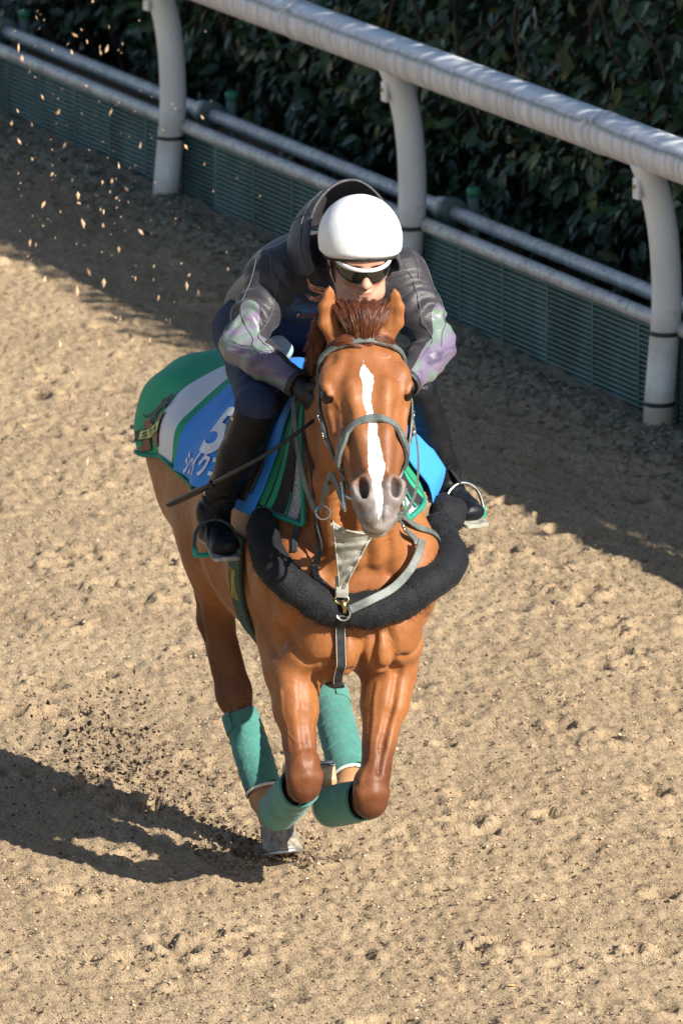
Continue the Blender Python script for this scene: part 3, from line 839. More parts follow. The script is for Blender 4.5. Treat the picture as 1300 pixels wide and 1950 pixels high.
# ears, turned back
EARS = {}
for s, tip in ((-1, np.array([0.755, -0.172, 1.820])), (1, np.array([0.785, 0.006, 1.806]))):
    e0 = HP(0.030, s * 0.068, -0.060); EARS[s] = (e0, tip)
    ed_ = nrm(tip - e0); ln_ = np.linalg.norm(tip - e0); bow = HS * s * 0.016
    E = [e0, e0 + ed_ * ln_ * 0.34 + bow, e0 + ed_ * ln_ * 0.64 + bow * 0.8, e0 + ed_ * ln_ * 0.86 + bow * 0.25, tip]
    Wd = [(0.024, 0.024), (0.028, 0.017), (0.0235, 0.013), (0.0135, 0.009), (0.0045, 0.0045)]
    for a in range(4): hb.econe(E[a], E[a + 1], Wd[a], Wd[a + 1], HS + 0.35 * s * HF, 0.020 if a == 0 else 0.014)
    hb.econe(E[1] - HF * 0.024 - HS * s * 0.004, E[3] - HF * 0.016, (0.018, 0.012), (0.006, 0.007), HS, 0.008, -1)
    hb.econe(E[1] + HF * 0.024 - HS * s * 0.012, E[3] + HF * 0.013 - HS * s * 0.004, (0.008, 0.008), (0.003, 0.005), HS, 0.012, -1)
HV, HQ = hb.mesh(3)
hn = vert_normals(HV, HQ)
# creases between the muscles (positive depth) and raised cords or veins (negative)
_bv = BVHTree.FromPolygons([tuple(p) for p in HV], [tuple(q) for q in HQ])
def crease(pts, depth, w):
    global HV
    P = catmull(pts, 26) if len(pts) > 1 else np.array(pts)
    P = np.array([np.array(_bv.find_nearest(Vector(p))[0]) for p in P])
    lo, hi = P.min(0) - 4 * w, P.max(0) + 4 * w
    ix = np.where(((HV > lo) & (HV < hi)).all(1))[0]
    d = np.min(np.linalg.norm(HV[ix][:, None] - P[None], axis=2), axis=1)
    HV[ix] -= hn[ix] * (depth * np.exp(-(d / w) ** 2))[:, None]
for y in (1, -1):
    crease([(0.53, y * 0.085, 0.94), (0.52, y * 0.15, 0.87), (0.47, y * 0.20, 0.79), (0.42, y * 0.215, 0.72)], 0.010, 0.017)
    crease([(0.55, y * 0.115, 0.70), (0.50, y * 0.150, 0.715), (0.47, y * 0.185, 0.76), (0.44, y * 0.21, 0.81)], 0.013, 0.012)
    crease([(0.56, y * 0.060, 0.79), (0.545, y * 0.085, 0.72), (0.50, y * 0.10, 0.66)], 0.011, 0.011)
    crease([(0.56, y * 0.030, 0.66), (0.55, y * 0.075, 0.655), (0.50, y * 0.115, 0.65)], 0.012, 0.012)
    crease([(0.72, -0.07 + y * 0.045, 1.40), (0.64, -0.045 + y * 0.052, 1.20), (0.575, y * 0.060, 1.04), (0.55, y * 0.065, 0.95)], 0.012, 0.017)
    crease([(0.30, y * 0.24, 1.08), (0.42, y * 0.23, 0.95), (0.44, y * 0.24, 0.85)], 0.010, 0.022)
    crease([(0.25, y * 0.25, 0.95), (0.32, y * 0.25, 0.83), (0.40, y * 0.22, 0.74)], 0.010, 0.020)
    crease([HP(0.115, y * 0.086, -0.03)], 0.010, 0.020)
    crease([HP(0.27, y * 0.066, -0.022), HP(0.36, y * 0.062, -0.030), HP(0.45, y * 0.052, -0.035)], 0.007, 0.017)
    crease([HP(0.25, y * 0.102, -0.066), HP(0.32, y * 0.09, -0.078), HP(0.38, y * 0.078, -0.085)], -0.005, 0.008)
    crease([HP(0.27, y * 0.10, -0.10), HP(0.36, y * 0.082, -0.11), HP(0.43, y * 0.07, -0.10)], 0.007, 0.014)
    crease([HP(0.10, y * 0.035, 0.0), HP(0.16, y * 0.05, 0.0), HP(0.23, y * 0.045, 0.0)], -0.004, 0.018)
    crease([HP(0.238, y * 0.092, -0.028), HP(0.30, y * 0.076, -0.034), HP(0.345, y * 0.078, -0.06), HP(0.40, y * 0.07, -0.07)], -0.0026, 0.0040)
    crease([HP(0.30, y * 0.074, -0.034), HP(0.35, y * 0.055, -0.02), HP(0.42, y * 0.052, -0.03)], -0.0022, 0.0036)
    crease([HP(0.455, y * 0.036, -0.01), HP(0.47, y * 0.060, -0.03), HP(0.50, y * 0.072, -0.05), HP(0.54, y * 0.066, -0.06)], 0.005, 0.008)
    crease([HP(0.55, y * 0.012, -0.03), HP(0.56, y * 0.035, -0.05), HP(0.55, y * 0.055, -0.075)], 0.004, 0.006)
    crease([(0.53, y * 0.125, 0.95), (0.55, y * 0.10, 0.88), (0.56, y * 0.085, 0.82), (0.55, y * 0.10, 0.76)], -0.0028, 0.0042)
    crease([(0.55, y * 0.10, 0.86), (0.54, y * 0.13, 0.82), (0.51, y * 0.155, 0.80)], -0.0024, 0.0038)
    crease([(0.36, y * 0.255, 0.98), (0.42, y * 0.24, 0.90), (0.43, y * 0.235, 0.80), (0.44, y * 0.21, 0.72)], -0.0026, 0.0045)
crease([(0.57, 0.008, 0.86), (0.56, 0.008, 0.76), (0.545, 0.008, 0.66)], 0.014, 0.014)
crease([A_ for A_ in [(0.50, -0.165, 0.66), (0.54, -0.168, 0.57), (0.555, -0.176, 0.50), (0.57, -0.18, 0.43)]], 0.005, 0.012)
crease([(0.50, 0.118, 0.66), (0.53, 0.080, 0.57), (0.55, 0.052, 0.48), (0.57, 0.030, 0.39)], 0.011, 0.010)
crease([(0.46, -0.10, 0.64), (0.50, -0.125, 0.55), (0.53, -0.145, 0.48), (0.54, -0.15, 0.43)], -0.004, 0.006)
crease([(0.47, -0.225, 0.62), (0.50, -0.222, 0.54), (0.53, -0.215, 0.46)], -0.004, 0.006)
crease([(0.47, 0.060, 0.62), (0.50, 0.038, 0.53), (0.54, 0.012, 0.44), (0.56, -0.01, 0.36)], -0.004, 0.006)
crease([(0.46, 0.175, 0.63), (0.50, 0.140, 0.54), (0.54, 0.095, 0.44)], -0.004, 0.006)
for L in (FR, FL):
    q = np.array(L['kn'])
    crease([q + (0.03, -0.05, 0.050), q + (0.05, 0, 0.056), q + (0.03, 0.05, 0.050)], 0.0025, 0.012)
crease([(-0.40, -0.22, 0.85), (-0.42, -0.19, 0.72), (-0.43, -0.15, 0.58)], 0.008, 0.018)
crease([(-0.40, -0.14, 0.50), (-0.36, -0.13, 0.42), (-0.31, -0.11, 0.36)], 0.006, 0.010)
hn = vert_normals(HV, HQ)
# slow swelling of muscle and skin so nothing is lathe-smooth
sw = np.array([mnoise.fractal(Vector(p) * 11.0, 1.0, 2.0, 3) for p in HV])
HV = HV + hn * (0.0016 * sw)[:, None]
hme = np_mesh('body', HV, HQ)
loc_h = np.stack([(HV - POLL) @ HD, (HV - POLL) @ HS, (HV - POLL) @ HN], 1)
ishead = (loc_h[:, 0] > 0.02) & (HV[:, 0] > 0.70) & (np.abs(loc_h[:, 1]) < 0.16) & (loc_h[:, 2] > -0.24)
head_attr = np.where(ishead[:, None], loc_h, np.array([-1.0, 0, 0]))
set_attr(hme, 'head', head_attr, 'FLOAT_VECTOR')
def near_line(P, a, b, r):
    a = np.array(a); b = np.array(b); ab = b - a
    t = np.clip(((P - a) @ ab) / (ab @ ab), 0, 1)
    return np.clip(1.5 - np.linalg.norm(P - a - t[:, None] * ab, axis=1) / r, 0, 1)
dark = np.zeros(len(HV)); pale = np.zeros(len(HV))
for L in (FR, FL):
    dark = np.maximum(dark, near_line(HV, L['m2'], np.array(L['kn']) + (0, 0, -0.03), 0.085) * np.clip((np.array(L['m2'])[2] + 0.06 - HV[:, 2]) / 0.12, 0, 1))
    pale = np.maximum(pale, near_line(HV, L['fe'], L['ho'], 0.06))
for L in (BR, BL):
    dark = np.maximum(dark, 0.9 * near_line(HV, L['g2'], L['hk'], 0.09))
    pale = np.maximum(pale, near_line(HV, L['fe'], L['pa'], 0.07))
set_attr(hme, 'dark', dark); set_attr(hme, 'pale', pale)

m, nt, b = node_mat('chestnut_coat')
v = tex_coord(nt)
hv = tex_coord(nt, scale=(160, 160, 42))
f1 = noise_tex(nt, v, 5.0, 4); f2 = noise_tex(nt, hv, 1.0, 4, 0.6); f3 = noise_tex(nt, v, 22, 4)
c = ramp(nt, f1, [(0.30, (0.215, 0.075, 0.023, 1)), (0.68, (0.315, 0.125, 0.040, 1))])
c = mix(nt, math_n(nt, 'MULTIPLY', ramp(nt, f2, [(0.35, (1, 1, 1, 1)), (0.55, (0, 0, 0, 1))]), 0.25), c, (0.14, 0.045, 0.014, 1))
da = N(nt, 'ShaderNodeAttribute', attribute_name='dark'); pa = N(nt, 'ShaderNodeAttribute', attribute_name='pale')
c = mix(nt, math_n(nt, 'MULTIPLY', da.outputs['Fac'], 0.9), c, (0.062, 0.016, 0.007, 1))
c = mix(nt, math_n(nt, 'MULTIPLY', pa.outputs['Fac'], 0.8), c, (0.46, 0.26, 0.13, 1))
ha = N(nt, 'ShaderNodeAttribute', attribute_name='head')
hx_ = N(nt, 'ShaderNodeSeparateXYZ'); nt.links.new(ha.outputs['Vector'], hx_.inputs[0])
S, Yy, Nn = hx_.outputs
# reddish brow and darker crown
c = mix(nt, math_n(nt, 'MULTIPLY', ramp(nt, S, [(0.0, (0, 0, 0, 1)), (0.03, (1, 1, 1, 1)), (0.10, (0.5, 0.5, 0.5, 1)), (0.2, (0, 0, 0, 1))]), 0.6), c, (0.20, 0.062, 0.022, 1))
c = mix(nt, math_n(nt, 'MULTIPLY', math_n(nt, 'MULTIPLY', ramp(nt, S, [(0.30, (0, 0, 0, 1)), (0.40, (1, 1, 1, 1)), (0.47, (1, 1, 1, 1)), (0.5, (0, 0, 0, 1))]), f1), 1.1), c, (0.12, 0.050, 0.024, 1))
c = mix(nt, math_n(nt, 'MULTIPLY', ramp(nt, noise_tex(nt, v, 13, 3), [(0.5, (0, 0, 0, 1)), (0.68, (1, 1, 1, 1))]), 0.30), c, (0.17, 0.060, 0.022, 1))
# grey naked skin of the muzzle
skin = ramp(nt, math_n(nt, 'ADD', S, math_n(nt, 'MULTIPLY', math_n(nt, 'SUBTRACT', f3, 0.5), 0.05)), [(0.455, (0, 0, 0, 1)), (0.50, (1, 1, 1, 1))])
sc_ = ramp(nt, f3, [(0.35, (0.10, 0.092, 0.092, 1)), (0.65, (0.23, 0.212, 0.205, 1))])
c = mix(nt, math_n(nt, 'MULTIPLY', skin, 0.9), c, sc_)
lip = ramp(nt, math_n(nt, 'ADD', S, math_n(nt, 'MULTIPLY', math_n(nt, 'SUBTRACT', f3, 0.5), 0.06)), [(0.585, (0, 0, 0, 1)), (0.610, (1, 1, 1, 1))])
c = mix(nt, math_n(nt, 'MULTIPLY', lip, 0.8), c, (0.42, 0.38, 0.35, 1))
# white blaze: half width along the face, ragged edge
hw = ramp(nt, math_n(nt, 'DIVIDE', S, 0.62), [(0.215, (0, 0, 0, 1)), (0.24, (0.10, 0.10, 0.10, 1)), (0.275, (0.23, 0.23, 0.23, 1)), (0.33, (0.17, 0.17, 0.17, 1)), (0.44, (0.115, 0.115, 0.115, 1)), (0.56, (0.145, 0.145, 0.145, 1)), (0.69, (0.26, 0.26, 0.26, 1)), (0.735, (0.27, 0.27, 0.27, 1)), (0.79, (0.14, 0.14, 0.14, 1)), (0.86, (0.15, 0.15, 0.15, 1)), (0.93, (0.06, 0.06, 0.06, 1)), (0.95, (0.0, 0.0, 0.0, 1))])
edge = noise_tex(nt, hv, 1.6, 3, 0.7); wob = noise_tex(nt, v, 15, 2)
yy = math_n(nt, 'ABSOLUTE', math_n(nt, 'ADD', math_n(nt, 'ADD', Yy, 0.005), math_n(nt, 'MULTIPLY', math_n(nt, 'SUBTRACT', wob, 0.5), 0.028)))
md = math_n(nt, 'SUBTRACT', math_n(nt, 'MULTIPLY', hw, 0.085), yy)
md = math_n(nt, 'ADD', md, math_n(nt, 'MULTIPLY', math_n(nt, 'SUBTRACT', edge, 0.5), 0.008))
bl = math_n(nt, 'MULTIPLY', math_n(nt, 'MULTIPLY', math_n(nt, 'ADD', md, 0.0005), 700.0, True), math_n(nt, 'MULTIPLY', math_n(nt, 'MULTIPLY', math_n(nt, 'ADD', Nn, 0.06), 60.0, True), math_n(nt, 'MULTIPLY', math_n(nt, 'SUBTRACT', S, 0.12), 200.0, True)))
c = mix(nt, bl, c, (0.80, 0.77, 0.74, 1))
nt.links.new(c, b.inputs['Base Color'])
b.inputs['Roughness'].default_value = 0.50
b.inputs['Specular IOR Level'].default_value = 0.32
b.inputs['Sheen Weight'].default_value = 0.06
b.inputs['Sheen Roughness'].default_value = 0.4
# veins and hair lie
vo = N(nt, 'ShaderNodeTexVoronoi', feature='DISTANCE_TO_EDGE'); vo.inputs['Scale'].default_value = 6.5
wv = N(nt, 'ShaderNodeTexNoise'); wv.inputs['Scale'].default_value = 6; nt.links.new(v, wv.inputs['Vector'])
nt.links.new(mix(nt, 0.22, v, wv.outputs['Color']), vo.inputs['Vector'])
vein = ramp(nt, vo.outputs['Distance'], [(0.0, (1, 1, 1, 1)), (0.045, (0, 0, 0, 1))])
vm = ramp(nt, noise_tex(nt, v, 3.2, 2), [(0.5, (0, 0, 0, 1)), (0.62, (1, 1, 1, 1))])
hgt = math_n(nt, 'ADD', math_n(nt, 'MULTIPLY', f2, 0.10), math_n(nt, 'MULTIPLY', math_n(nt, 'MULTIPLY', vein, vm), 0.22))
hgt = math_n(nt, 'ADD', hgt, math_n(nt, 'MULTIPLY', f3, 0.45))
bump(nt, b, hgt, 0.65, 0.010)
COAT = m
horse = empty('horse', 'chestnut racehorse with white blaze galloping under its rider', 'horse', HM)
hbody = link_mesh('body', hme, COAT, horse)
hbvh = BVHTree.FromPolygons([tuple(p) for p in HV], [tuple(q) for q in HQ])

def sph(name, c, r, mat, parent, seg=20, ax=None, arc=None):
    ax = np.eye(3) if ax is None else np.array(ax); r = np.array(r if not np.isscalar(r) else (r, r, r))
    V = []; Fc = []
    rg = seg // 2
    for i in range(rg + 1):
        th = PI * i / rg
        for j in range(seg):
            ph = 2 * PI * j / seg
            V.append(np.array(c) + ax.T @ (r * np.array([math.sin(th) * math.cos(ph), math.sin(th) * math.sin(ph), math.cos(th)])))
    for i in range(rg):
        for j in range(seg):
            a = i * seg + j; b_ = i * seg + (j + 1) % seg
            Fc.append((a, a + seg, b_ + seg, b_))
    return mesh_obj(name, V, Fc, mat, parent)
EYE = simple_mat('horse_eye', (0.008, 0.005, 0.004, 1), (0.004, 0.003, 0.002, 1), 20, 0.12, spec=0.4)
for s in (-1, 1): sph('eye', HP(0.206, s * 0.103, -0.046), 0.0262, EYE, horse)
# hooves
m, nt, b = node_mat('hoof_horn')
v = tex_coord(nt)
f = noise_tex(nt, tex_coord(nt, scale=(55, 55, 4)), 1.0, 4); f2 = noise_tex(nt, v, 45, 4, 0.65)
c = ramp(nt, f, [(0.35, (0.11, 0.095, 0.08, 1)), (0.62, (0.28, 0.25, 0.21, 1))])
c = mix(nt, math_n(nt, 'MULTIPLY', ramp(nt, f2, [(0.56, (0, 0, 0, 1)), (0.64, (1, 1, 1, 1))]), 0.8), c, (0.48, 0.36, 0.23, 1))
nt.links.new(c, b.inputs['Base Color']); b.inputs['Roughness'].default_value = 0.34
bump(nt, b, f, 0.25, 0.003)
HORN = m
SHOE = simple_mat('shoe_aluminium', (0.75, 0.75, 0.74, 1), (0.5, 0.5, 0.5, 1), 60, 0.3, metal=0.9)
DUSTY = simple_mat('dusty_hoof', (0.50, 0.38, 0.25, 1), (0.32, 0.23, 0.15, 1), 40, 0.8)
def hoof(bot, top, fwd, h0=0.058, h1=0.046, mat=None):
    """horn cone from the coronet to the ground edge, toe drawn forward"""
    bot = np.array(bot, float); top = np.array(top, float); up = nrm(top - bot)
    fw_ = nrm(np.array(fwd) - up * (np.array(fwd) @ up)); sd = np.cross(up, fw_)
    V = []; Fc = []; seg = 28; rows = [(0.0, h0, 0.012), (0.12, h0 * 0.985, 0.010), (0.5, (h0 + h1) / 2, 0.004), (0.86, h1 * 1.02, 0.0), (0.95, h1 * 1.05, 0.0), (1.0, h1 * 0.95, 0.0), (1.03, h1 * 0.7, 0)]
    for t, r, sh in rows:
        cc = bot + (top - bot) * t + fw_ * sh
        for j in range(seg):
            a = 2 * PI * j / seg; cx_, sx_ = math.cos(a), math.sin(a)
            rr = r * (1.10 if cx_ > 0 else 1.0 - 0.16 * cx_ * cx_)
            V.append(cc + rr * (cx_ * fw_ + sx_ * sd))
    for i in range(len(rows) - 1):
        for j in range(seg):
            a = i * seg + j; b_ = i * seg + (j + 1) % seg
            Fc.append((a, b_, b_ + seg, a + seg))
    Fc.append(tuple(range(seg - 1, -1, -1))); Fc.append(tuple(range((len(rows) - 1) * seg, len(rows) * seg)))
    o = mesh_obj('hoof', V, Fc, mat or HORN, horse)
    pts = [bot + fw_ * (0.012 + h0 * 1.04 * math.cos(a)) + sd * h0 * 0.97 * math.sin(a) - up * 0.003 for a in np.linspace(-2.4, 2.4, 26)]
    tube('shoe', pts, 0.0065, SHOE, o, 6)
    return o
hoof((-0.088, -0.048, 0.008), (-0.118, -0.052, 0.088), (1, 0.05, 0))
hoof((0.222, 0.036, 0.176), (0.206, 0.048, 0.236), (1, -0.3, 0.3), 0.052, 0.044)
hoof((0.246, -0.092, 0.330), (0.252, -0.112, 0.280), (-1, 0, 0.1), 0.046, 0.040, DUSTY)
hoof((0.240, -0.032, 0.336), (0.247, -0.027, 0.285), (-1, 0, 0.05), 0.042, 0.037, DUSTY)

# hair: forelock, mane, tail
m, nt, b = node_mat('horse_hair')
f = noise_tex(nt, tex_coord(nt), 60, 3)
nt.links.new(ramp(nt, f, [(0.3, (0.075, 0.021, 0.010, 1)), (0.7, (0.20, 0.068, 0.028, 1))]), b.inputs['Base Color'])
b.inputs['Roughness'].default_value = 0.38
HAIR = m
def hair_obj(name, strands, parent, r=0.0016, mat=None):
    g = Geo()
    for P in strands:
        k = len(P)
        g.tube(P, np.linspace(r, r * 0.35, k), 4, None, False)
    return g.obj(name, mat or HAIR, parent, True)
hr = np.random.default_rng(4)
st = []
def lock(pts, n, spread, r_tip=0.25):
    """strands that start spread out and draw together toward the tip of the lock"""
    P = catmull(pts, 11)
    for _ in range(n):
        o = hr.normal(0, spread, 3); sh = hr.uniform(0.78, 1.0); ph = hr.uniform(0, 6)
        w = np.interp(np.linspace(0, 1, 11), [0, 0.35, 1], [0.8, 1.0, r_tip])
        k = max(4, int(11 * sh))
        Q = P + o[None] * w[:, None] + 0.0012 * np.stack([np.sin(np.linspace(0, 5, 11) + ph)] * 3, 1)
        st.append(Q[:k])
for i in range(64):                             # forelock: rooted between the ears, blown back over the poll
    fan = -1.9 + 3.8 * i / 63 + hr.normal(0, 0.10); y0 = 0.016 * fan; s0 = 0.064 - 0.006 * fan * fan + hr.normal(0, 0.004)
    ln = hr.uniform(0.096, 0.116); hgt_ = 0.044 * math.exp(-(fan / 1.5) ** 2)
    lock([HP(s0, y0, -0.012), HP(s0 - 0.35 * ln, y0 + fan * 0.012, 0.004 + hgt_ * 0.7), HP(s0 - 0.75 * ln, y0 + fan * 0.028, 0.001 + hgt_ + hr.normal(0, 0.003)), HP(s0 - 1.0 * ln, y0 + fan * 0.036 + hr.normal(0, .004), -0.024 + hgt_ + hr.normal(0, 0.004)), HP(s0 - 1.12 * ln, y0 + fan * 0.042 + hr.normal(0, .005), -0.060 + hr.normal(0, 0.006))], 38, 0.0048)
for i in range(16):                             # side locks sweeping across the base of the ears
    sgn = -1 if i % 2 else 1; y0 = sgn * 0.010; s0 = 0.072 + hr.normal(0, 0.005); dr = hr.uniform(-0.035, 0.015)
    lock([HP(s0, y0, -0.010), HP(s0 - 0.012, y0 + sgn * 0.030, 0.000), HP(s0 - 0.006 + dr * 0.4, y0 + sgn * 0.066, -0.018), HP(s0 + dr, y0 + sgn * hr.uniform(0.085, 0.100), -0.075)], 24, 0.0036)
hair_obj('forelock', st, horse, 0.0009)
st = []
crest = catmull([(0.12, 0, 1.40), (0.30, -0.01, 1.475), (0.45, -0.03, 1.555), (0.60, -0.055, 1.67), (0.735, -0.08, 1.735)], 60)
for i in range(90):
    t = (i + hr.random()) / 90; c0 = crest[int(t * 59)]
    out = -1 if hr.random() < 0.88 else 1
    ln = hr.uniform(0.13, 0.21) * (1.0 if t < 0.9 else 0.6); lift = hr.uniform(0.004, 0.018)
    lock([c0, c0 + (-0.01, out * 0.03, lift), c0 + (-0.03 - hr.uniform(0, .03), out * (0.085 + hr.normal(0, .008)), lift - 0.28 * ln), c0 + (-0.05 - hr.uniform(0, .06), out * (0.105 + hr.normal(0, .012)), lift - 0.9 * ln)], 30, 0.0075)
for i in range(9):                              # wisps blown out beside the right ear
    c0 = HP(0.0 + hr.normal(0, .02), -0.05 + hr.normal(0, .012), -0.06)
    e = c0 + np.array([-0.05 + hr.normal(0, .02), -0.055 + hr.normal(0, .014), 0.045 + hr.normal(0, .022)])
    lock([c0, c0 * 0.5 + e * 0.5 + (0, 0.02, 0.03), e, e + (-0.01 + hr.normal(0, .01), -0.022 + hr.normal(0, .012), 0.012 + hr.normal(0, .015))], 10, 0.004, 0.5)
hair_obj('mane', st, horse, 0.0011)
st = []
for i in range(420):
    a = np.array([-1.04, 0, 1.09]) + hr.normal(0, 0.015, 3)
    st.append(catmull([a, a + (-0.12 + hr.normal(0, .02), 0.06 + hr.normal(0, .02), 0.0), a + (-0.26 + hr.normal(0, .03), 0.17 + hr.normal(0, .03), -0.08 + hr.normal(0, .03)), a + (-0.40 + hr.normal(0, .04), 0.28 + hr.normal(0, .04), -0.24 + hr.normal(0, .05))], 9))
hair_obj('tail', st, horse, 0.0022)
# ------------------------------------------------------------------ tack helpers
def snap(P, off, it=2, bv=None):
    bv = bv or hbvh
    Q = []; Nn_ = []
    for p in P:
        l_, n_, _, _ = bv.find_nearest(Vector(p))
        Q.append(np.array(l_) + np.array(n_) * off); Nn_.append(np.array(n_))
    Q = np.array(Q); Nn_ = np.array(Nn_)
    for _ in range(it):
        Q[1:-1] = 0.25 * Q[:-2] + 0.5 * Q[1:-1] + 0.25 * Q[2:]
        Nn_[1:-1] = 0.25 * Nn_[:-2] + 0.5 * Nn_[1:-1] + 0.25 * Nn_[2:]
    return Q, Nn_ / np.linalg.norm(Nn_, axis=1)[:, None]
def ribbon_geo(P, Nm, w, th):
    P = np.array(P); T = np.gradient(P, axis=0); V = []; Fc = []
    W = np.full(len(P), w) if np.isscalar(w) else np.array(w)
    sec = [(-0.5, -0.5), (0.5, -0.5), (0.5, 0.3), (0.42, 0.5), (-0.42, 0.5), (-0.5, 0.3)]
    for p, t, n_, ww in zip(P, T, Nm, W):
        s_ = nrm(np.cross(t, n_)); n2 = nrm(np.cross(s_, t))
        for a, q in sec: V.append(p + s_ * a * ww + n2 * q * th)
    k = len(sec)
    for i in range(len(P) - 1):
        for j in range(k):
            a = i * k + j; b_ = i * k + (j + 1) % k
            Fc.append((a, a + k, b_ + k, b_))
    Fc.append(tuple(range(k))); Fc.append(tuple(range(len(P) * k - 1, len(P) * k - k - 1, -1)))
    return V, Fc
def strap(name, pts, w, mat, parent, th=0.004, off=0.003, n=40, on=True, normal=None, lift=None):
    P = catmull(pts, n)
    if on:
        P, Nm = snap(P, off + th / 2, 7)
        if lift is not None: P = P + Nm * np.array(lift(np.linspace(0, 1, n)))[:, None]
    else:
        Nm = np.repeat(np.array(normal, float)[None], n, 0) if np.ndim(normal) == 1 else catmull(normal, n)
    V, Fc = ribbon_geo(P, Nm, w, th)
    return mesh_obj(name, V, Fc, mat, parent, False)
def ring(name, c, r, wire, mat, parent, n_, seg=28, sx=1.0, up=(0, 0, 1)):
    n_ = nrm(n_); u = nrm(np.array(up) - n_ * (np.array(up) @ n_)); s_ = np.cross(n_, u)
    P = [np.array(c) + r * (math.cos(a) * s_ * sx + math.sin(a) * u) for a in np.linspace(0, 2 * PI, seg + 1)]
    return tube(name, P, wire, mat, parent, 8)

m, nt, b = node_mat('grey_leather')
v = tex_coord(nt)
f = noise_tex(nt, v, 35, 5, 0.6); f2 = noise_tex(nt, v, 220, 3)
c = ramp(nt, f, [(0.3, (0.050, 0.060, 0.056, 1)), (0.7, (0.125, 0.145, 0.135, 1))])
c = mix(nt, math_n(nt, 'MULTIPLY', ramp(nt, f2, [(0.55, (0, 0, 0, 1)), (0.7, (1, 1, 1, 1))]), 0.35), c, (0.3, 0.29, 0.25, 1))
nt.links.new(c, b.inputs['Base Color']); b.inputs['Roughness'].default_value = 0.48; bump(nt, b, f2, 0.3, 0.002)
LEA = m
LEAD = simple_mat('dark_leather', (0.028, 0.030, 0.034, 1), (0.014, 0.015, 0.018, 1), 40, 0.42, 0.25, 150, 0.002)
STEEL = simple_mat('bit_steel', (0.72, 0.71, 0.68, 1), (0.45, 0.44, 0.42, 1), 80, 0.22, metal=1.0)
BRASS2 = simple_mat('clip_brass', (0.62, 0.47, 0.22, 1), (0.4, 0.3, 0.14, 1), 60, 0.3, metal=1.0)
BIB = simple_mat('bib_canvas', (0.34, 0.335, 0.30, 1), (0.21, 0.21, 0.185, 1), 24, 0.8, 0.5, 180, 0.002)
STITCH = simple_mat('pale_stitch', (0.5, 0.47, 0.4, 1), (0.4, 0.37, 0.3, 1), 60, 0.8)

# ------------------------------------------------------------------ bridle and reins
bridle = empty('bridle', 'grey leather bridle with noseband, steel bit and reins on the horse head', 'bridle', HM)
strap('browband', [HP(0.108, -0.098, -0.10), HP(0.088, -0.088, -0.055), HP(0.070, -0.055, -0.012), HP(0.064, 0, 0.0), HP(0.070, 0.055, -0.012), HP(0.088, 0.088, -0.055), HP(0.108, 0.098, -0.10)], 0.017, LEA, bridle, 0.008, 0.008, 50)
for s in (-1, 1):
    strap('cheekpiece', [HP(0.060, s * 0.09, -0.11), HP(0.125, s * 0.115, -0.085), HP(0.19, s * 0.125, -0.092), HP(0.28, s * 0.118, -0.095), HP(0.36, s * 0.098, -0.100), HP(0.435, s * 0.082, -0.105)], 0.016, LEA, bridle, 0.006, 0.010, 46)
    strap('noseband_strap', [HP(0.095, s * 0.105, -0.125), HP(0.20, s * 0.115, -0.13), HP(0.30, s * 0.098, -0.130), HP(0.395, s * 0.086, -0.105)], 0.012, LEA, bridle, 0.004, 0.003, 40)
    strap('throat_lash', [HP(0.060, s * 0.10, -0.125), HP(0.13, s * 0.10, -0.21), HP(0.20, s * 0.07, -0.285), HP(0.22, 0.0, -0.30)], 0.013, LEA, bridle, 0.004, 0.004, 36)
    for q, t in ((0.245, 0), (0.30, 1)):
        bl_, nn_ = snap([HP(q, s * 0.118, -0.095)], 0.020)
        ring('buckle', bl_[0], 0.011, 0.0022, STEEL, bridle, nn_[0], 14, 0.8, HD)
    strap('keeper_tab', [HP(0.235, s * 0.122, -0.094), HP(0.33, s * 0.106, -0.098)], 0.010, STITCH if s < 0 else LEA, bridle, 0.003, 0.020, 14)
strap('headpiece', [HP(0.062, -0.092, -0.118), HP(0.03, -0.07, -0.115), HP(0.01, 0, -0.10), HP(0.03, 0.07, -0.115), HP(0.062, 0.092, -0.118)], 0.022, LEA, bridle, 0.005, 0.004, 40)
strap('noseband', [HP(0.430, -0.062, -0.165), HP(0.420, -0.078, -0.125), HP(0.392, -0.082, -0.078), HP(0.345, -0.062, -0.028), HP(0.312, -0.020, -0.006), HP(0.310, 0.020, -0.006), HP(0.340, 0.062, -0.028), HP(0.392, 0.082, -0.078), HP(0.420, 0.078, -0.125), HP(0.430, 0.062, -0.165)], 0.021, LEA, bridle, 0.010, 0.009, 64)
strap('chin_strap', [HP(0.430, -0.060, -0.168), HP(0.455, -0.035, -0.190), HP(0.46, 0, -0.195), HP(0.455, 0.035, -0.190), HP(0.430, 0.060, -0.168)], 0.014, LEA, bridle, 0.004, 0.004, 30)
BITS = {}
for s in (-1, 1):
    c0 = HP(0.475, s * 0.080, -0.118); BITS[s] = c0
    # D-shaped cheek of the bit
    pts = [c0 + HD * (-0.034) + HS * s * 0.002, c0 + HD * (-0.038) + HN * (-0.02), c0 + HD * (-0.018) + HN * (-0.038), c0 + HD * 0.018 + HN * (-0.038), c0 + HD * 0.038 + HN * (-0.02), c0 + HD * 0.034, c0 + HD * (-0.034) + HS * s * 0.002]
    tube('bit_ring', catmull(pts, 40), 0.0042, STEEL, bridle, 8)
    tube('bit_bar', [c0 + HD * a for a in (-0.042, -0.04, 0.04, 0.042)], [0.004, 0.0062, 0.0062, 0.004], STEEL, bridle, 10)
    bk, nn_ = snap([HP(0.40, s * 0.09, -0.115)], 0.010)
    ring('buckle', bk[0], 0.012, 0.0024, STEEL, bridle, nn_[0], 14, 0.8, HD)
tube('bit_mouthpiece', catmull([BITS[-1], HP(0.515, 0, -0.112), BITS[1]], 20), 0.006, STEEL, bridle, 8)
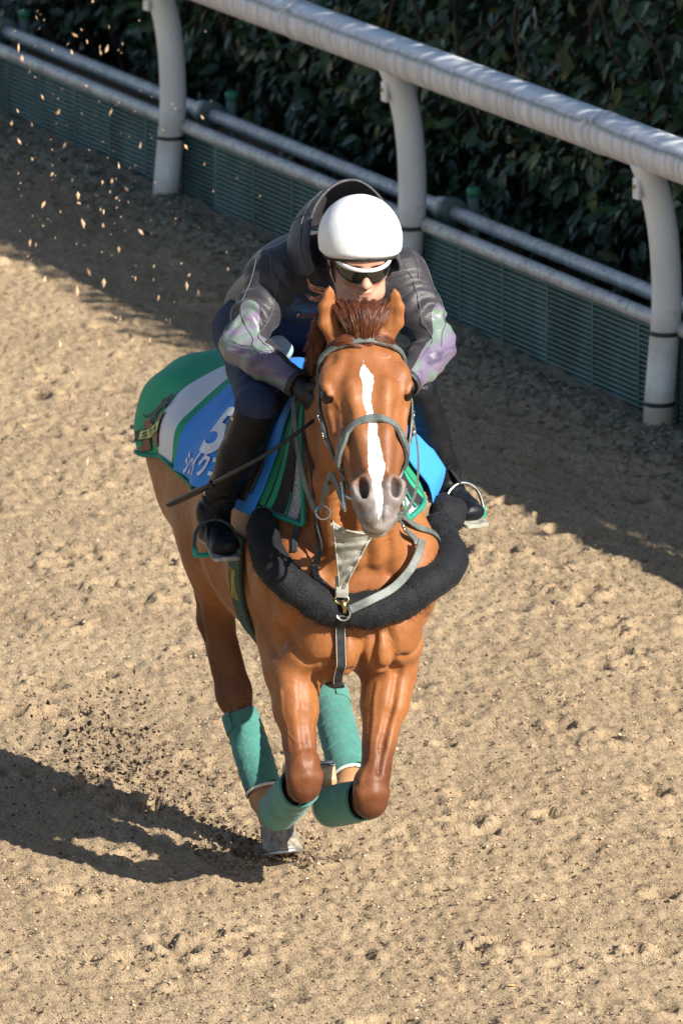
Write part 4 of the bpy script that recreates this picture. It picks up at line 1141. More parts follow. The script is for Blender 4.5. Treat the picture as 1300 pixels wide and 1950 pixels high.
RING = {-1: np.array([0.715, -0.178, 1.178]), 1: np.array([0.75, -0.012, 1.142])}
HANDS = {-1: np.array([0.455, -0.175, 1.475]), 1: np.array([0.475, 0.120, 1.465])}
sd3 = np.array([0, 1.0, 0])
strap('rein', [BITS[-1] + HN * -0.035, (0.86, -0.205, 1.315), RING[-1] + (0.0, -0.012, 0.004), (0.66, -0.205, 1.225), (0.60, -0.212, 1.32), (0.50, -0.195, 1.44), HANDS[-1]], 0.017, LEA, bridle, 0.004, 0, 60, False, (0.5, -1.0, 0.25))
strap('rein', [BITS[1] + HN * -0.035, (0.90, 0.002, 1.26), RING[1] + (0.004, 0.012, -0.002), (0.70, 0.085, 1.185), (0.62, 0.130, 1.28), (0.53, 0.140, 1.40), HANDS[1]], 0.017, LEA, bridle, 0.004, 0, 60, False, (0.6, 0.9, -0.1))
strap('rein_stop', [(0.83, -0.200, 1.29), (0.79, -0.198, 1.25)], 0.026, LEA, bridle, 0.010, 0, 6, False, (0.5, -1.0, 0.25))
strap('rein_stop', [(0.845, -0.001, 1.215), (0.805, -0.006, 1.185)], 0.026, STITCH, bridle, 0.008, 0, 6, False, (0.6, 0.9, -0.1))

# ------------------------------------------------------------------ bib martingale with its neck strap
mart = empty('bib_martingale', 'grey canvas bib martingale hanging before the horse chest', 'martingale', HM)
TL, TRr, TB = RING[-1] + (-0.006, 0.02, -0.02), RING[1] + (-0.004, -0.02, -0.018), np.array([0.612, -0.092, 0.925])
g = Geo(); nu, nv = 18, 26; V = []; Fc = []
for side in (0, 1):
    for i in range(nv + 1):
        t = i / nv
        w = (1 - t) ** 1.05 * 0.97 + 0.085 * t
        for j in range(nu + 1):
            u = j / nu - 0.5
            mid = (TL + TRr) / 2 * (1 - t) + TB * t
            p = mid + (TRr - TL) * u * w
            wr = 0.006 * math.sin(t * 26 + 3 * u + 1.2 * math.sin(7 * u)) * (1 - t * 0.5) + 0.004 * math.sin(t * 47 + 8 * u)
            p = p + np.array([0.75, -0.3, 0.35]) * (wr + 0.03 * (0.25 - u * u) * (1 - t) + 0.004 * side) + np.array([0, 0, -0.020]) * (0.25 - u * u) * 4 * (1 - t) ** 3
            V.append(p)
K = (nu + 1) * (nv + 1)
for i in range(nv):
    for j in range(nu):
        a = i * (nu + 1) + j
        Fc += [(a, a + nu + 1, a + nu + 2, a + 1), (K + a, K + a + 1, K + a + nu + 2, K + a + nu + 1)]
for i in range(nv):
    for j in (0, nu):
        a = i * (nu + 1) + j; Fc.append((a, a + nu + 1, K + a + nu + 1, K + a))
for j in range(nu):
    Fc.append((j, j + 1, K + j + 1, K + j)); a = nv * (nu + 1) + j; Fc.append((a, a + 1, K + a + 1, K + a))
mesh_obj('bib', V, Fc, BIB, mart)
VB = np.array(V)
for j in (1, nu - 1):
    tube('seam', [VB[K + i * (nu + 1) + j] + (0.002, 0, 0.001) for i in range(0, nv + 1)], 0.0015, STITCH, mart, 5)
tube('hem', [VB[K + 1 * (nu + 1) + j] + (0.002, 0, 0.001) for j in range(nu + 1)], 0.0015, STITCH, mart, 5)
for s in (-1, 1): ring('rein_ring', RING[s], 0.019, 0.0032, STEEL, mart, (0.9, -0.2, 0.3))
bt = mesh_obj('bib_end', *ribbon_geo([TB + (0.004, 0, 0.045), TB + (0.006, 0, 0.0), TB + (0.002, 0, -0.012)], [(0.9, -0.2, 0.3)] * 3, 0.036, 0.012), BIB, mart, False)
ring('clip_loop', TB + (0.004, 0, -0.020), 0.012, 0.0035, BRASS2, mart, (0.9, -0.2, 0.3), 16, 1.6)
tube('snap_clip', catmull([TB + (0.01, 0, -0.022), TB + (0.018, 0.004, -0.040), TB + (0.010, 0.006, -0.058)], 8), [0.006, 0.008, 0.009, 0.008, 0.006, 0.006, 0.006, 0.004], BRASS2, mart, 8)
CR = np.array([0.605, -0.088, 0.865])
ring('strap_ring', CR + (0.012, 0, 0.0), 0.019, 0.0034, STEEL, mart, (0.9, -0.2, 0.2))
CSP = []
for z in np.linspace(0.858, 0.655, 14):
    yc = -0.086 + 0.012 * (0.858 - z) / 0.2
    xm = max(hbvh.ray_cast(Vector((1.0, yc + dy, z)), Vector((-1, 0, 0)), 0.7)[0][0] for dy in (-0.014, 0, 0.014))
    CSP.append(np.array([xm + 0.010, yc, z]))
CSP = np.array(CSP); CSP[0, 0] = 0.622
CSP = np.vstack([CSP, [(0.50, -0.080, 0.615), (0.40, -0.085, 0.590), (0.25, -0.03, 0.592)]])
for _ in range(8):
    S2 = CSP.copy(); S2[1:-1] = np.maximum(CSP[1:-1], 0.25 * CSP[:-2] + 0.5 * CSP[1:-1] + 0.25 * CSP[2:]) * (1, 0, 0) + (0.25 * CSP[:-2] + 0.5 * CSP[1:-1] + 0.25 * CSP[2:]) * (0, 1, 1); CSP = S2
CSN = np.array([(1, -0.15, 0.15)] * 12 + [(0.8, -0.1, -0.5)] * 2 + [(0.3, 0, -1)] * 3, float)
strap('chest_strap', CSP, 0.030, LEAD, mart, 0.005, 0, 60, False, CSN)
for e in (-1, 1):
    Q = catmull(CSP[:15], 44) + (0.003, 0, 0); Nm = catmull(CSN[:15], 44); T = np.gradient(Q, axis=0); S_v = np.array([nrm(np.cross(t, n_)) for t, n_ in zip(T, Nm)])
    tube('edge_stitching', Q + S_v * 0.0125 * e, 0.0011, STITCH, mart, 5)

# ------------------------------------------------------------------ black fleece breast collar
m, nt, b = node_mat('black_fleece')
v = tex_coord(nt)
f = noise_tex(nt, tex_coord(nt, scale=(130, 130, 130)), 1.0, 3, 0.6); f2 = noise_tex(nt, v, 18, 4)
c = ramp(nt, f2, [(0.3, (0.0035, 0.004, 0.006, 1)), (0.7, (0.009, 0.011, 0.015, 1))])
nt.links.new(c, b.inputs['Base Color']); b.inputs['Roughness'].default_value = 0.75
b.inputs['Sheen Weight'].default_value = 0.03; b.inputs['Sheen Roughness'].default_value = 0.4; b.inputs['Specular IOR Level'].default_value = 0.3
bump(nt, b, f, 0.8, 0.006)
FLEECE = m
pad = empty('fleece_breast_collar', 'thick black fleece breast collar slung across the horse chest', 'breast collar', HM)
PW = [(0.385, -0.272, 1.115), (0.445, -0.262, 1.045), (0.50, -0.228, 0.975), (0.55, -0.165, 0.905), (0.580, -0.085, 0.866), (0.582, 0.0, 0.858), (0.565, 0.065, 0.870), (0.515, 0.150, 0.905), (0.45, 0.225, 0.962), (0.385, 0.275, 1.02), (0.345, 0.290, 1.062)]
PP = catmull(PW, 110)
PQ, PN = snap(PP, 0.030, 14)
PQ[:, 2] = PQ[:, 2] * 0.45 + PP[:, 2] * 0.55
rad = np.interp(np.linspace(0, 1, 110), [0, 0.04, 0.12, 0.3, 0.5, 0.7, 0.88, 0.95, 1.0], [0.030, 0.044, 0.050, 0.052, 0.052, 0.053, 0.048, 0.040, 0.030])
rad = rad * (1 + 0.05 * np.sin(np.linspace(0, 40, 110)) * hr.normal(1, 0.3, 110))
V, Fc = tube_geo(PQ, rad, 26)
V = np.array(V); cen = np.repeat(PQ, 26, 0)
for i in range(len(V)):
    n_ = mnoise.noise(Vector(V[i] * 30)); V[i] = cen[i] + (V[i] - cen[i]) * (1 + 0.10 * n_)
mesh_obj('fleece_roll', V, Fc, FLEECE, pad)
FV, FQ = V, Fc
kb = Field((0.26, 0.24, 0.96), (0.44, 0.38, 1.16), 0.005)
kb.chain([(0.350, 0.292, 1.035), (0.335, 0.300, 1.075), (0.325, 0.305, 1.105)], [0.040, 0.036, 0.020], 0.02)
kb.chain([(0.350, 0.325, 1.045), (0.335, 0.336, 1.075)], [0.030, 0.034], 0.012)
KV, KQ = kb.mesh(2)
link_mesh('fleece_knot', np_mesh('fleece_knot', KV, KQ), FLEECE, pad)
# pile: short fibres standing off the roll
fib = Geo(); fr = np.random.default_rng(8); FVn = V.reshape(110, 26, 3)
for i in range(7000):
    a = fr.integers(1, 108); q = fr.integers(0, 26)
    p = FVn[a, q] + fr.normal(0, 0.004, 3); n_ = nrm(FVn[a, q] - PQ[a]); lean = np.array([0.1, 0, -0.5]) + fr.normal(0, 0.45, 3)
    d = nrm(n_ + 0.9 * lean) * fr.uniform(0.004, 0.009); s_ = nrm(np.cross(d, fr.normal(0, 1, 3))) * 0.0008
    fib.add([p - s_, p + s_, p + d], [(0, 1, 2)])
o = fib.obj('pile', FLEECE, pad, False); o['kind'] = 'stuff'
sst = empty('collar_neck_strap', 'grey leather neck strap of the breast collar with buckled ends', 'strap', HM)
strap('front_strap', [(0.640, -0.075, 0.880), (0.645, -0.015, 0.905), (0.625, 0.055, 0.930), (0.585, 0.115, 0.965), (0.56, 0.150, 1.005), (0.55, 0.165, 1.045)], 0.024, LEA, sst, 0.005, 0, 40, False, (0.85, 0.25, 0.35))
strap('rising_strap', [(0.55, 0.165, 1.045), (0.545, 0.162, 1.11), (0.54, 0.150, 1.19), (0.50, 0.140, 1.29), (0.42, 0.10, 1.42)], 0.018, LEA, sst, 0.005, 0.006, 40)
strap('rear_strap', [(0.540, 0.158, 1.13), (0.505, 0.19, 1.085), (0.46, 0.220, 1.035), (0.425, 0.25, 1.00)], 0.018, LEA, sst, 0.005, 0.006, 24)
strap('front_strap', [(0.640, -0.100, 0.890), (0.615, -0.140, 0.950), (0.575, -0.168, 1.03), (0.55, -0.178, 1.11), (0.53, -0.175, 1.20), (0.48, -0.15, 1.32), (0.40, -0.11, 1.43)], 0.020, LEAD, sst, 0.005, 0.008, 46)
strap('rear_strap', [(0.50, -0.190, 1.02), (0.485, -0.192, 1.14), (0.45, -0.18, 1.26), (0.40, -0.15, 1.36)], 0.016, LEAD, sst, 0.004, 0.006, 30)
q_, n_ = snap([(0.548, 0.165, 1.09)], 0.014); ring('buckle', q_[0], 0.014, 0.003, STEEL, sst, n_[0], 14, 0.75)
q_, n_ = snap([(0.548, 0.165, 1.13)], 0.014); ring('buckle', q_[0], 0.012, 0.003, STEEL, sst, n_[0], 14, 0.75)

# ------------------------------------------------------------------ leg bandages
m, nt, b = node_mat('green_bandage')
v = tex_coord(nt)
f = noise_tex(nt, v, 300, 3, 0.6); f2 = noise_tex(nt, v, 14, 4); f3 = noise_tex(nt, v, 90, 3, 0.7)
c = ramp(nt, f2, [(0.3, (0.034, 0.165, 0.138, 1)), (0.7, (0.060, 0.235, 0.198, 1))])
c = mix(nt, math_n(nt, 'MULTIPLY', ramp(nt, f3, [(0.60, (0, 0, 0, 1)), (0.72, (1, 1, 1, 1))]), 0.35), c, (0.25, 0.42, 0.36, 1))
nt.links.new(c, b.inputs['Base Color']); b.inputs['Roughness'].default_value = 0.9; b.inputs['Sheen Weight'].default_value = 0.25
bump(nt, b, math_n(nt, 'ADD', f, f3), 0.7, 0.004)
BANDM = m
LINER = simple_mat('bandage_liner', (0.7, 0.72, 0.7, 1), (0.5, 0.5, 0.48, 1), 40, 0.9)
def bandage(label, a, b_, ra, rb, tab=0.0, turns=7, liner=True, flare=0.0):
    a = np.array(a); b_ = np.array(b_); n = 120; seg = 40
    o = empty('leg_bandage', label, 'bandage', HM, group='green bandages on the horse legs')
    ax_ = nrm(b_ - a); u = nrm(np.cross(ax_, (0, 1, 0))); w = np.cross(ax_, u); V = []; Fc = []
    for i in range(n + 1):
        t = i / n
        r = ra + (rb - ra) * t + 0.003 * math.sin(t * PI)
        c_ = a + (b_ - a) * t
        if i in (0, n): r *= 0.88
        for j in range(seg):
            th = 2 * PI * j / seg
            ph = (t * turns - j / seg) % 1.0
            rr = r * (1 + 0.045 * ph + 0.018 * mnoise.noise(Vector((math.cos(th) * 2.5, math.sin(th) * 2.5, t * 9)))) + flare * max(0, 0.12 - t) * 0.2
            V.append(c_ + rr * (math.cos(th) * u + math.sin(th) * w) + ax_ * 0.006 * math.sin(3 * th) * (1 if i in (0, n, 1, n - 1) else 0))
    for i in range(n):
        for j in range(seg):
            p = i * seg + j; q = i * seg + (j + 1) % seg
            Fc.append((p, q, q + seg, p + seg))
    mesh_obj('wrap', V, Fc, BANDM, o)
    if tab:
        P = [a + (b_ - a) * 0.10 + (ra * 1.08 + 0.002) * (math.cos(t_) * u + math.sin(t_) * w) for t_ in np.linspace(tab, tab + 2.2, 16)]
        Nm = [(math.cos(t_) * u + math.sin(t_) * w) for t_ in np.linspace(tab, tab + 2.2, 16)]
        mesh_obj('fastening_tab', *ribbon_geo(P, Nm, 0.055, 0.004), BANDM, o, False)
    if liner:
        P = [b_ + ax_ * 0.004 + (rb * 0.99) * (math.cos(t_) * u + math.sin(t_) * w) for t_ in np.linspace(0, 2 * PI, 30)]
        tube('liner', P, 0.005, LINER, o, 6)
    return o
A = np.array
def lerp(p, q, t): return A(p) * (1 - t) + A(q) * t
bandage('teal green bandage on the planted hind leg with the grounded hoof', lerp(BR['hk'], BR['cb'], 0.92), lerp(BR['cb'], BR['fe'], 0.90), 0.049, 0.052, 1.0)
bandage('teal green bandage on the swinging hind leg seen between the forelegs', lerp(BL['hk'], BL['cb'], 0.92), lerp(BL['cb'], BL['fe'], 0.94), 0.050, 0.054, 4.0)
bandage('teal green bandage on the folded right foreleg beside the planted hind hoof', lerp(FR['kn'], FR['fe'], 0.15), lerp(FR['kn'], FR['fe'], 1.02), 0.054, 0.056, 0, 6, False, 0.2)
bandage('teal green bandage on the folded left foreleg with the lower knee', lerp(FL['kn'], FL['fe'], 0.15), lerp(FL['kn'], FL['fe'], 1.06), 0.054, 0.056, 0, 6, True, 0.2)
# ------------------------------------------------------------------ cloths draped over the back
DX = np.arange(-1.02, 0.56, 0.02); DPH = np.radians(np.arange(-118, 118.1, 3.0))
DR = np.zeros((len(DX), len(DPH)))
for i, x in enumerate(DX):
    for j, ph in enumerate(DPH):
        d = Vector((0, math.sin(ph), math.cos(ph)))
        h, n_, _, _ = hbvh.ray_cast(Vector((x, 0, 1.05)) + d * 0.9, -d)
        DR[i, j] = (h - Vector((x, 0, 1.05))).length if h else 0.2
for _ in range(6):                              # cloth bridges the hollows
    B = DR.copy()
    B[1:-1] = 0.25 * DR[:-2] + 0.5 * DR[1:-1] + 0.25 * DR[2:]
    B[:, 1:-1] = 0.25 * B[:, :-2] + 0.5 * B[:, 1:-1] + 0.25 * B[:, 2:]
    DR = np.maximum(B, DR * 0.5 + B * 0.5)
def d_r(x, ph):
    a = np.clip((x - DX[0]) / 0.02, 0, len(DX) - 1.001); q = np.clip((ph - DPH[0]) / math.radians(3), 0, len(DPH) - 1.001)
    i, j = int(a), int(q); u, v_ = a - i, q - j
    return (DR[i, j] * (1 - u) + DR[i + 1, j] * u) * (1 - v_) + (DR[i, j + 1] * (1 - u) + DR[i + 1, j + 1] * u) * v_
def drape(x, arc, off):
    """point on the back: x along the horse, arc length down from the spine (right side negative)"""
    ph = arc / 0.335
    r = d_r(x, ph)
    return np.array([x, (r + off) * math.sin(ph), 1.05 + (r + off) * math.cos(ph)])
def folds(x, a, amp):
    """soft folds that slant back from the saddle, stronger toward the hem"""
    hem = np.clip((abs(a) - 0.10) / 0.3, 0, 1)
    n_ = mnoise.noise(Vector((x * 3.1, a * 4.0, 1.7)))
    return amp * (0.35 + 0.65 * hem) * (math.sin(21 * x + 9 * abs(a) * (1 if a < 0 else -1) + 5 * n_) * 0.6 + n_ * 0.9)
def cloth(name, x0, x1, a0, a1, off, amp, mat, parent, nx=90, na=110, th=0.004, edge=None, flare=None):
    V = []; Fc = []; U = []
    fx0 = x0 if callable(x0) else (lambda a: x0); fx1 = x1 if callable(x1) else (lambda a: x1)
    for i in range(nx + 1):
        for j in range(na + 1):
            a = a0 + (a1 - a0) * j / na
            xa, xb = fx0(a), fx1(a)
            x = xa + (xb - xa) * i / nx
            aa = a
            if edge: aa = a + edge(x, a)
            V.append(drape(x, aa, off + folds(x, aa, amp) + (flare(x, aa) if flare else 0))); U.append((x, aa, 0))
    for i in range(nx):
        for j in range(na):
            p = i * (na + 1) + j
            Fc.append((p, p + 1, p + na + 2, p + na + 1))
    o = mesh_obj(name, V, Fc, mat, parent)
    set_attr(o.data, 'cl', np.array(U), 'FLOAT_VECTOR')
    sm = o.modifiers.new('thickness', 'SOLIDIFY'); sm.thickness = th; sm.offset = 1.0
    return o
def cloth_mat(name, bands, rough=0.75, bscale=420, tint=None):
    """colour bands along x, cut by wavy edges"""
    m, nt, b = node_mat(name)
    a = N(nt, 'ShaderNodeAttribute', attribute_name='cl'); sx_ = N(nt, 'ShaderNodeSeparateXYZ'); nt.links.new(a.outputs['Vector'], sx_.inputs[0])
    v = tex_coord(nt); f = noise_tex(nt, v, 9, 4)
    x = math_n(nt, 'DIVIDE', math_n(nt, 'ADD', sx_.outputs[0], 1.1), 1.7)
    st_ = []
    for i, (p, c_) in enumerate(bands):
        st_.append(((p + 1.1) / 1.7, c_))
    r = N(nt, 'ShaderNodeValToRGB'); r.color_ramp.interpolation = 'CONSTANT'; e = r.color_ramp.elements
    while len(e) < len(st_): e.new(0.5)
    for el, (p, c_) in zip(e, st_): el.position = p; el.color = c_
    nt.links.new(x, r.inputs['Fac'])
    c = mix(nt, math_n(nt, 'MULTIPLY', f, 0.16), r.outputs['Color'], (0, 0, 0, 1))
    nt.links.new(c, b.inputs['Base Color']); b.inputs['Roughness'].default_value = rough; b.inputs['Sheen Weight'].default_value = 0.05
    w = N(nt, 'ShaderNodeTexWave'); w.inputs['Scale'].default_value = bscale / 3; nt.links.new(v, w.inputs['Vector'])
    bump(nt, b, math_n(nt, 'ADD', w.outputs['Fac'], noise_tex(nt, v, bscale, 2)), 0.15, 0.001)
    return m
GREEN = (0.010, 0.33, 0.165, 1); WHITE = (0.74, 0.74, 0.78, 1); BLUE = (0.022, 0.24, 0.75, 1); BLACKC = (0.010, 0.011, 0.014, 1); TEAL = (0.01, 0.24, 0.16, 1)
SHEETM = cloth_mat('quarter_sheet_cloth', [(-1.1, GREEN), (-0.515, WHITE), (-0.375, GREEN)])
NUMM = cloth_mat('number_cloth_blue', [(-1.1, BLUE)])
STRM = cloth_mat('striped_pad_cloth', [(-1.1, BLACKC), (0.300, (0.010, 0.25, 0.12, 1)), (0.352, BLACKC), (0.356, GREEN), (0.378, BLACKC), (0.425, TEAL)])
MESHM = simple_mat('spacer_mesh', (0.42, 0.44, 0.46, 1), (0.10, 0.11, 0.12, 1), 330, 0.7, 0.6, 330, 0.004, lo=0.42, hi=0.52)
SADL = simple_mat('saddle_leather', (0.035, 0.03, 0.03, 1), (0.018, 0.016, 0.016, 1), 30, 0.4, 0.2, 120, 0.002)
PRINT_W = simple_mat('white_print', (0.72, 0.74, 0.80, 1), (0.6, 0.62, 0.7, 1), 30, 0.6)
PRINT_B = simple_mat('brown_print', (0.21, 0.075, 0.035, 1), (0.17, 0.06, 0.03, 1), 30, 0.6)
PRINT_K = simple_mat('black_print', (0.012, 0.012, 0.012, 1), (0.008, 0.008, 0.008, 1), 30, 0.6)
PRINT_Y = simple_mat('lime_print', (0.50, 0.56, 0.20, 1), (0.4, 0.47, 0.15, 1), 30, 0.6)
GOLD = simple_mat('gold_thread', (0.5, 0.36, 0.08, 1), (0.35, 0.25, 0.05, 1), 60, 0.5)

sheet = empty('quarter_sheet', 'green quarter sheet with white band and farm emblem over the horse rump', 'sheet', HM)
cloth('sheet', lambda a: -0.90 + 0.14 * (abs(a) / 0.45) ** 3 + 0.02 * math.sin(9 * a), -0.10, -0.475, 0.475, 0.020, 0.016, SHEETM, sheet, 110, 130, 0.004, lambda x, a: (0.018 * math.sin(13 * x + 1) * (abs(a) / 0.47) ** 4 + 0.05 * max(0, -0.72 - x) / 0.26 * (abs(a) / 0.47) ** 3) * (-1 if a < 0 else 1) * -1)
hempts = [drape(x, -0.475 - 0.0 + 0.018 * math.sin(13 * x + 1), 0.026 + folds(x, -0.475, 0.016)) for x in np.linspace(-0.70, -0.10, 50)]
tube('hem_binding', hempts, 0.006, simple_mat('teal_binding', TEAL, (0.008, 0.17, 0.11, 1), 30, 0.8), sheet, 8)
def decal(name, polys, place, mat, parent, off):
    """flat print laid on the cloth: polys in metres (right = towards the head, up = up the flank)"""
    bm = bmesh.new()
    if isinstance(polys, bpy.types.Mesh):
        bm.from_mesh(polys)
    else:
        for P in polys:
            bm.faces.new([bm.verts.new((p[0], p[1], 0)) for p in P])
        bmesh.ops.triangulate(bm, faces=bm.faces)
    for _ in range(5):
        L = [e for e in bm.edges if e.calc_length() > 0.011]
        if not L: break
        bmesh.ops.subdivide_edges(bm, edges=L, cuts=1)
        bmesh.ops.triangulate(bm, faces=[f for f in bm.faces if len(f.verts) > 3])
    x0, a0, amp, sgn = place
    for v_ in bm.verts:
        x = x0 + v_.co.x; a = a0 + v_.co.y
        v_.co = Vector(drape(x, a, off + folds(x, a, amp)))
    me = bpy.data.meshes.new(name); bm.to_mesh(me); bm.free()
    return link_mesh(name, me, mat, parent, True)
def text_mesh(t, size, sx=1.0, bold=0.0, shear=0.0):
    cu = bpy.data.curves.new('t', 'FONT'); cu.body = t; cu.size = size; cu.align_x = 'CENTER'; cu.offset = bold; cu.resolution_u = 4; cu.shear = shear
    ob = bpy.data.objects.new('t', cu); col.objects.link(ob)
    dg = bpy.context.evaluated_depsgraph_get(); me = bpy.data.meshes.new_from_object(ob.evaluated_get(dg))
    bpy.data.objects.remove(ob)
    for v_ in me.vertices: v_.co.x *= sx
    return me
EM = (-0.560, -0.400, 0.016, 1)
OFS = 0.0255
# the letter with slab feet, a banner across it, a rearing horse above; printed a little askew
def skew(P, a=0.34, sx_=1.0, sy_=1.0): return [(x * sx_, y * sy_ + a * x) for x, y in P]
def skew_me(me, dx, dy, a=0.34):
    for v_ in me.vertices: v_.co.x += dx; v_.co.y += dy + a * v_.co.x
    return me
decal('emblem_outline', skew_me(text_mesh('N', 0.128, 1.75, 0.009), 0.0, -0.045), EM, PRINT_K, sheet, OFS)
decal('emblem_letter', skew_me(text_mesh('N', 0.128, 1.75, 0.0055), 0.0, -0.045), EM, PRINT_B, sheet, OFS + 0.001)
decal('emblem_slab', [skew([(-0.098, 0.052), (-0.098, 0.034), (-0.03, 0.034), (-0.03, 0.052)])], EM, PRINT_B, sheet, OFS + 0.0005)
decal('emblem_slab', [skew([(-0.098, -0.033), (-0.098, -0.051), (-0.03, -0.051), (-0.03, -0.033)])], EM, PRINT_B, sheet, OFS + 0.0005)
decal('banner_tail', [skew([(-0.150, 0.022), (-0.135, 0.004), (-0.155, -0.014), (-0.095, -0.014), (-0.095, 0.022)])], EM, PRINT_K, sheet, OFS + 0.002)
decal('banner_outline', [skew([(-0.112, 0.022), (-0.112, -0.014), (0.088, -0.014), (0.088, 0.022)])], EM, PRINT_K, sheet, OFS + 0.0022)
decal('banner', [skew([(-0.106, 0.018), (-0.106, -0.010), (0.088, -0.010), (0.088, 0.018)])], EM, PRINT_Y, sheet, OFS + 0.0032)
decal('banner_lettering', skew_me(text_mesh('S T A', 0.0255, 2.7, 0.0010), -0.008, -0.0055), EM, PRINT_K, sheet, OFS + 0.0042)
RH = [(0.00, 0.085), (0.03, 0.10), (0.05, 0.125), (0.045, 0.145), (0.07, 0.150), (0.085, 0.165), (0.105, 0.160), (0.11, 0.148), (0.095, 0.142), (0.09, 0.125), (0.12, 0.118), (0.14, 0.125), (0.145, 0.118), (0.12, 0.106), (0.105, 0.108), (0.10, 0.098), (0.115, 0.086), (0.108, 0.082), (0.088, 0.100), (0.07, 0.098), (0.055, 0.075), (0.06, 0.055), (0.05, 0.04), (0.042, 0.042), (0.046, 0.058), (0.03, 0.072), (0.03, 0.05), (0.015, 0.038), (0.01, 0.044), (0.018, 0.058), (0.012, 0.075), (-0.02, 0.070), (-0.05, 0.085), (-0.045, 0.090), (-0.02, 0.080)]
decal('emblem_horse', [skew([(x * 1.0 - 0.06, (y - 0.04) * 0.72 + 0.035) for x, y in RH])], EM, PRINT_K, sheet, OFS + 0.003)

num = empty('number_cloth', 'bright blue number cloth with white digits and katakana behind the black boot', 'number cloth', HM)
cloth('cloth', lambda a: -0.300 + 0.03 * math.cos(7 * a), 0.335, -0.470, 0.470, 0.034, 0.009, NUMM, num, 80, 110, 0.003, None, lambda x, a: 0.085 * max(0, min(1, (x - 0.12) / 0.13)) * max(0, min(1, (0.345 - x) / 0.075)) * max(0, min(1, (a - 0.10) / 0.12)) * max(0.25, min(1, (0.50 - a) / 0.10)) * (0.8 + 0.2 * math.sin(16 * a)))
NP = (0.02, -0.455, 0.009, 1)
tm = text_mesh('57', 0.215, 1.25, 0.006)
for v_ in tm.vertices: v_.co.y += 0.115 + 0.20 * v_.co.x; v_.co.x -= 0.0
decal('digits', tm, NP, PRINT_W, num, 0.0390)
tm = text_mesh('シェイクユ', 0.085, 0.70, 0.0030)
for v_ in tm.vertices: v_.co.x -= 0.125; v_.co.y += 0.040 + 0.16 * v_.co.x
decal('katakana', tm, NP, PRINT_W, num, 0.0390)
decal('white_bars', [[(0.06, 0.345), (0.06, 0.375), (0.22, 0.375), (0.22, 0.345)], [(0.04, 0.395), (0.04, 0.425), (0.22, 0.425), (0.22, 0.395)]], NP, PRINT_W, num, 0.0390)

spad = empty('saddle_pad', 'black saddle pad with green stripes over a grey mesh pad, at the horse shoulder', 'saddle pad', HM)
cloth('mesh_pad', -0.22, lambda a: 0.485 - 0.055 * (1 - min(1, abs(a) / 0.42)) + 0.0 , -0.435, 0.435, 0.010, 0.003, MESHM, spad, 70, 100, 0.010)
cloth('striped_pad', -0.24, lambda a: 0.432 - 0.02 * (1 - min(1, abs(a) / 0.42)), -0.420, 0.420, 0.022, 0.003, STRM, spad, 90, 100, 0.006)
trimM = simple_mat('teal_trim', (0.012, 0.26, 0.18, 1), (0.01, 0.2, 0.14, 1), 40, 0.7)
for s in (-1, 1):
    P = [drape(0.486 - 0.055 * (1 - min(1, abs(a) / 0.42)), a * s, 0.016) for a in np.linspace(0.10, 0.435, 30)] + [drape(x, 0.438 * s, 0.016) for x in np.linspace(0.48, -0.2, 30)]
    tube('edge_trim', P, 0.0075, trimM, spad, 8)
saddle = empty('saddle', 'small black exercise saddle under the rider with stirrups and girth', 'saddle', HM)
sf = Field((-0.36, -0.24, 1.28), (0.34, 0.24, 1.62), 0.008)
sf.econe((-0.24, 0, 1.42), (0.16, 0, 1.40), (0.14, 0.035), (0.10, 0.035), Yv, 0.03)
sf.cone((-0.28, -0.09, 1.47), (-0.28, 0.09, 1.47), 0.035, 0.035, 0.04)
sf.cone((0.17, -0.03, 1.44), (0.17, 0.03, 1.44), 0.035, 0.035, 0.04)
SV, SQ = sf.mesh(3); link_mesh('seat', np_mesh('seat', SV, SQ), SADL, saddle)
for s in (-1, 1):
    a0, a1 = (0.08 * s, 0.40 * s)
    cloth('flap', lambda a: 0.06 + 0.08 * min(1, abs(a) / 0.3), lambda a: 0.20 + 0.11 * min(1, abs(a) / 0.3), min(a0, a1), max(a0, a1), 0.044, 0.002, SADL, saddle, 26, 30, 0.006)
    P = [drape(0.22 + 0.06 * min(1, abs(a) / 0.3), a * s, 0.052) for a in np.linspace(0.06, 0.43, 26)]
    Nm = [nrm((0.4, s, 0.1))] * 26
    mesh_obj('girth_strap', *ribbon_geo(P, Nm, 0.044, 0.006), LEA if s > 0 else LEAD, saddle, False)
GIRM = simple_mat('girth_green', (0.012, 0.055, 0.035, 1), (0.008, 0.035, 0.022, 1), 30, 0.75, 0.3, 200, 0.002)
gp = []
for ph in np.linspace(math.radians(-86), math.radians(-274), 60):
    d = Vector((0, math.sin(ph), math.cos(ph))); h, n_, _, _ = hbvh.ray_cast(Vector((0.215, 0, 1.0)) + d * 0.8, -d)
    dd_ = np.array(d); rr_ = min((h - Vector((0.215, 0, 1.0))).length, 0.372)
    gp.append((np.array((0.215, 0, 1.0)) + dd_ * (rr_ + 0.010), dd_))
mesh_obj('girth', *ribbon_geo([p for p, _ in gp], [d for _, d in gp], 0.105, 0.010), GIRM, saddle, False)
g = Geo()
for q, (dx, w) in enumerate(((-0.018, 0.05), (-0.006, 0.06), (0.006, 0.05), (0.018, 0.035))):
    P = [gp[k][0] + gp[k][1] * 0.007 + np.array([dx + 0.006 * math.sin(k + q), 0, 0]) for k in range(6, 12)]
    g.tube(P, 0.0018, 5)
g.obj('girth_emblem', GOLD, saddle)
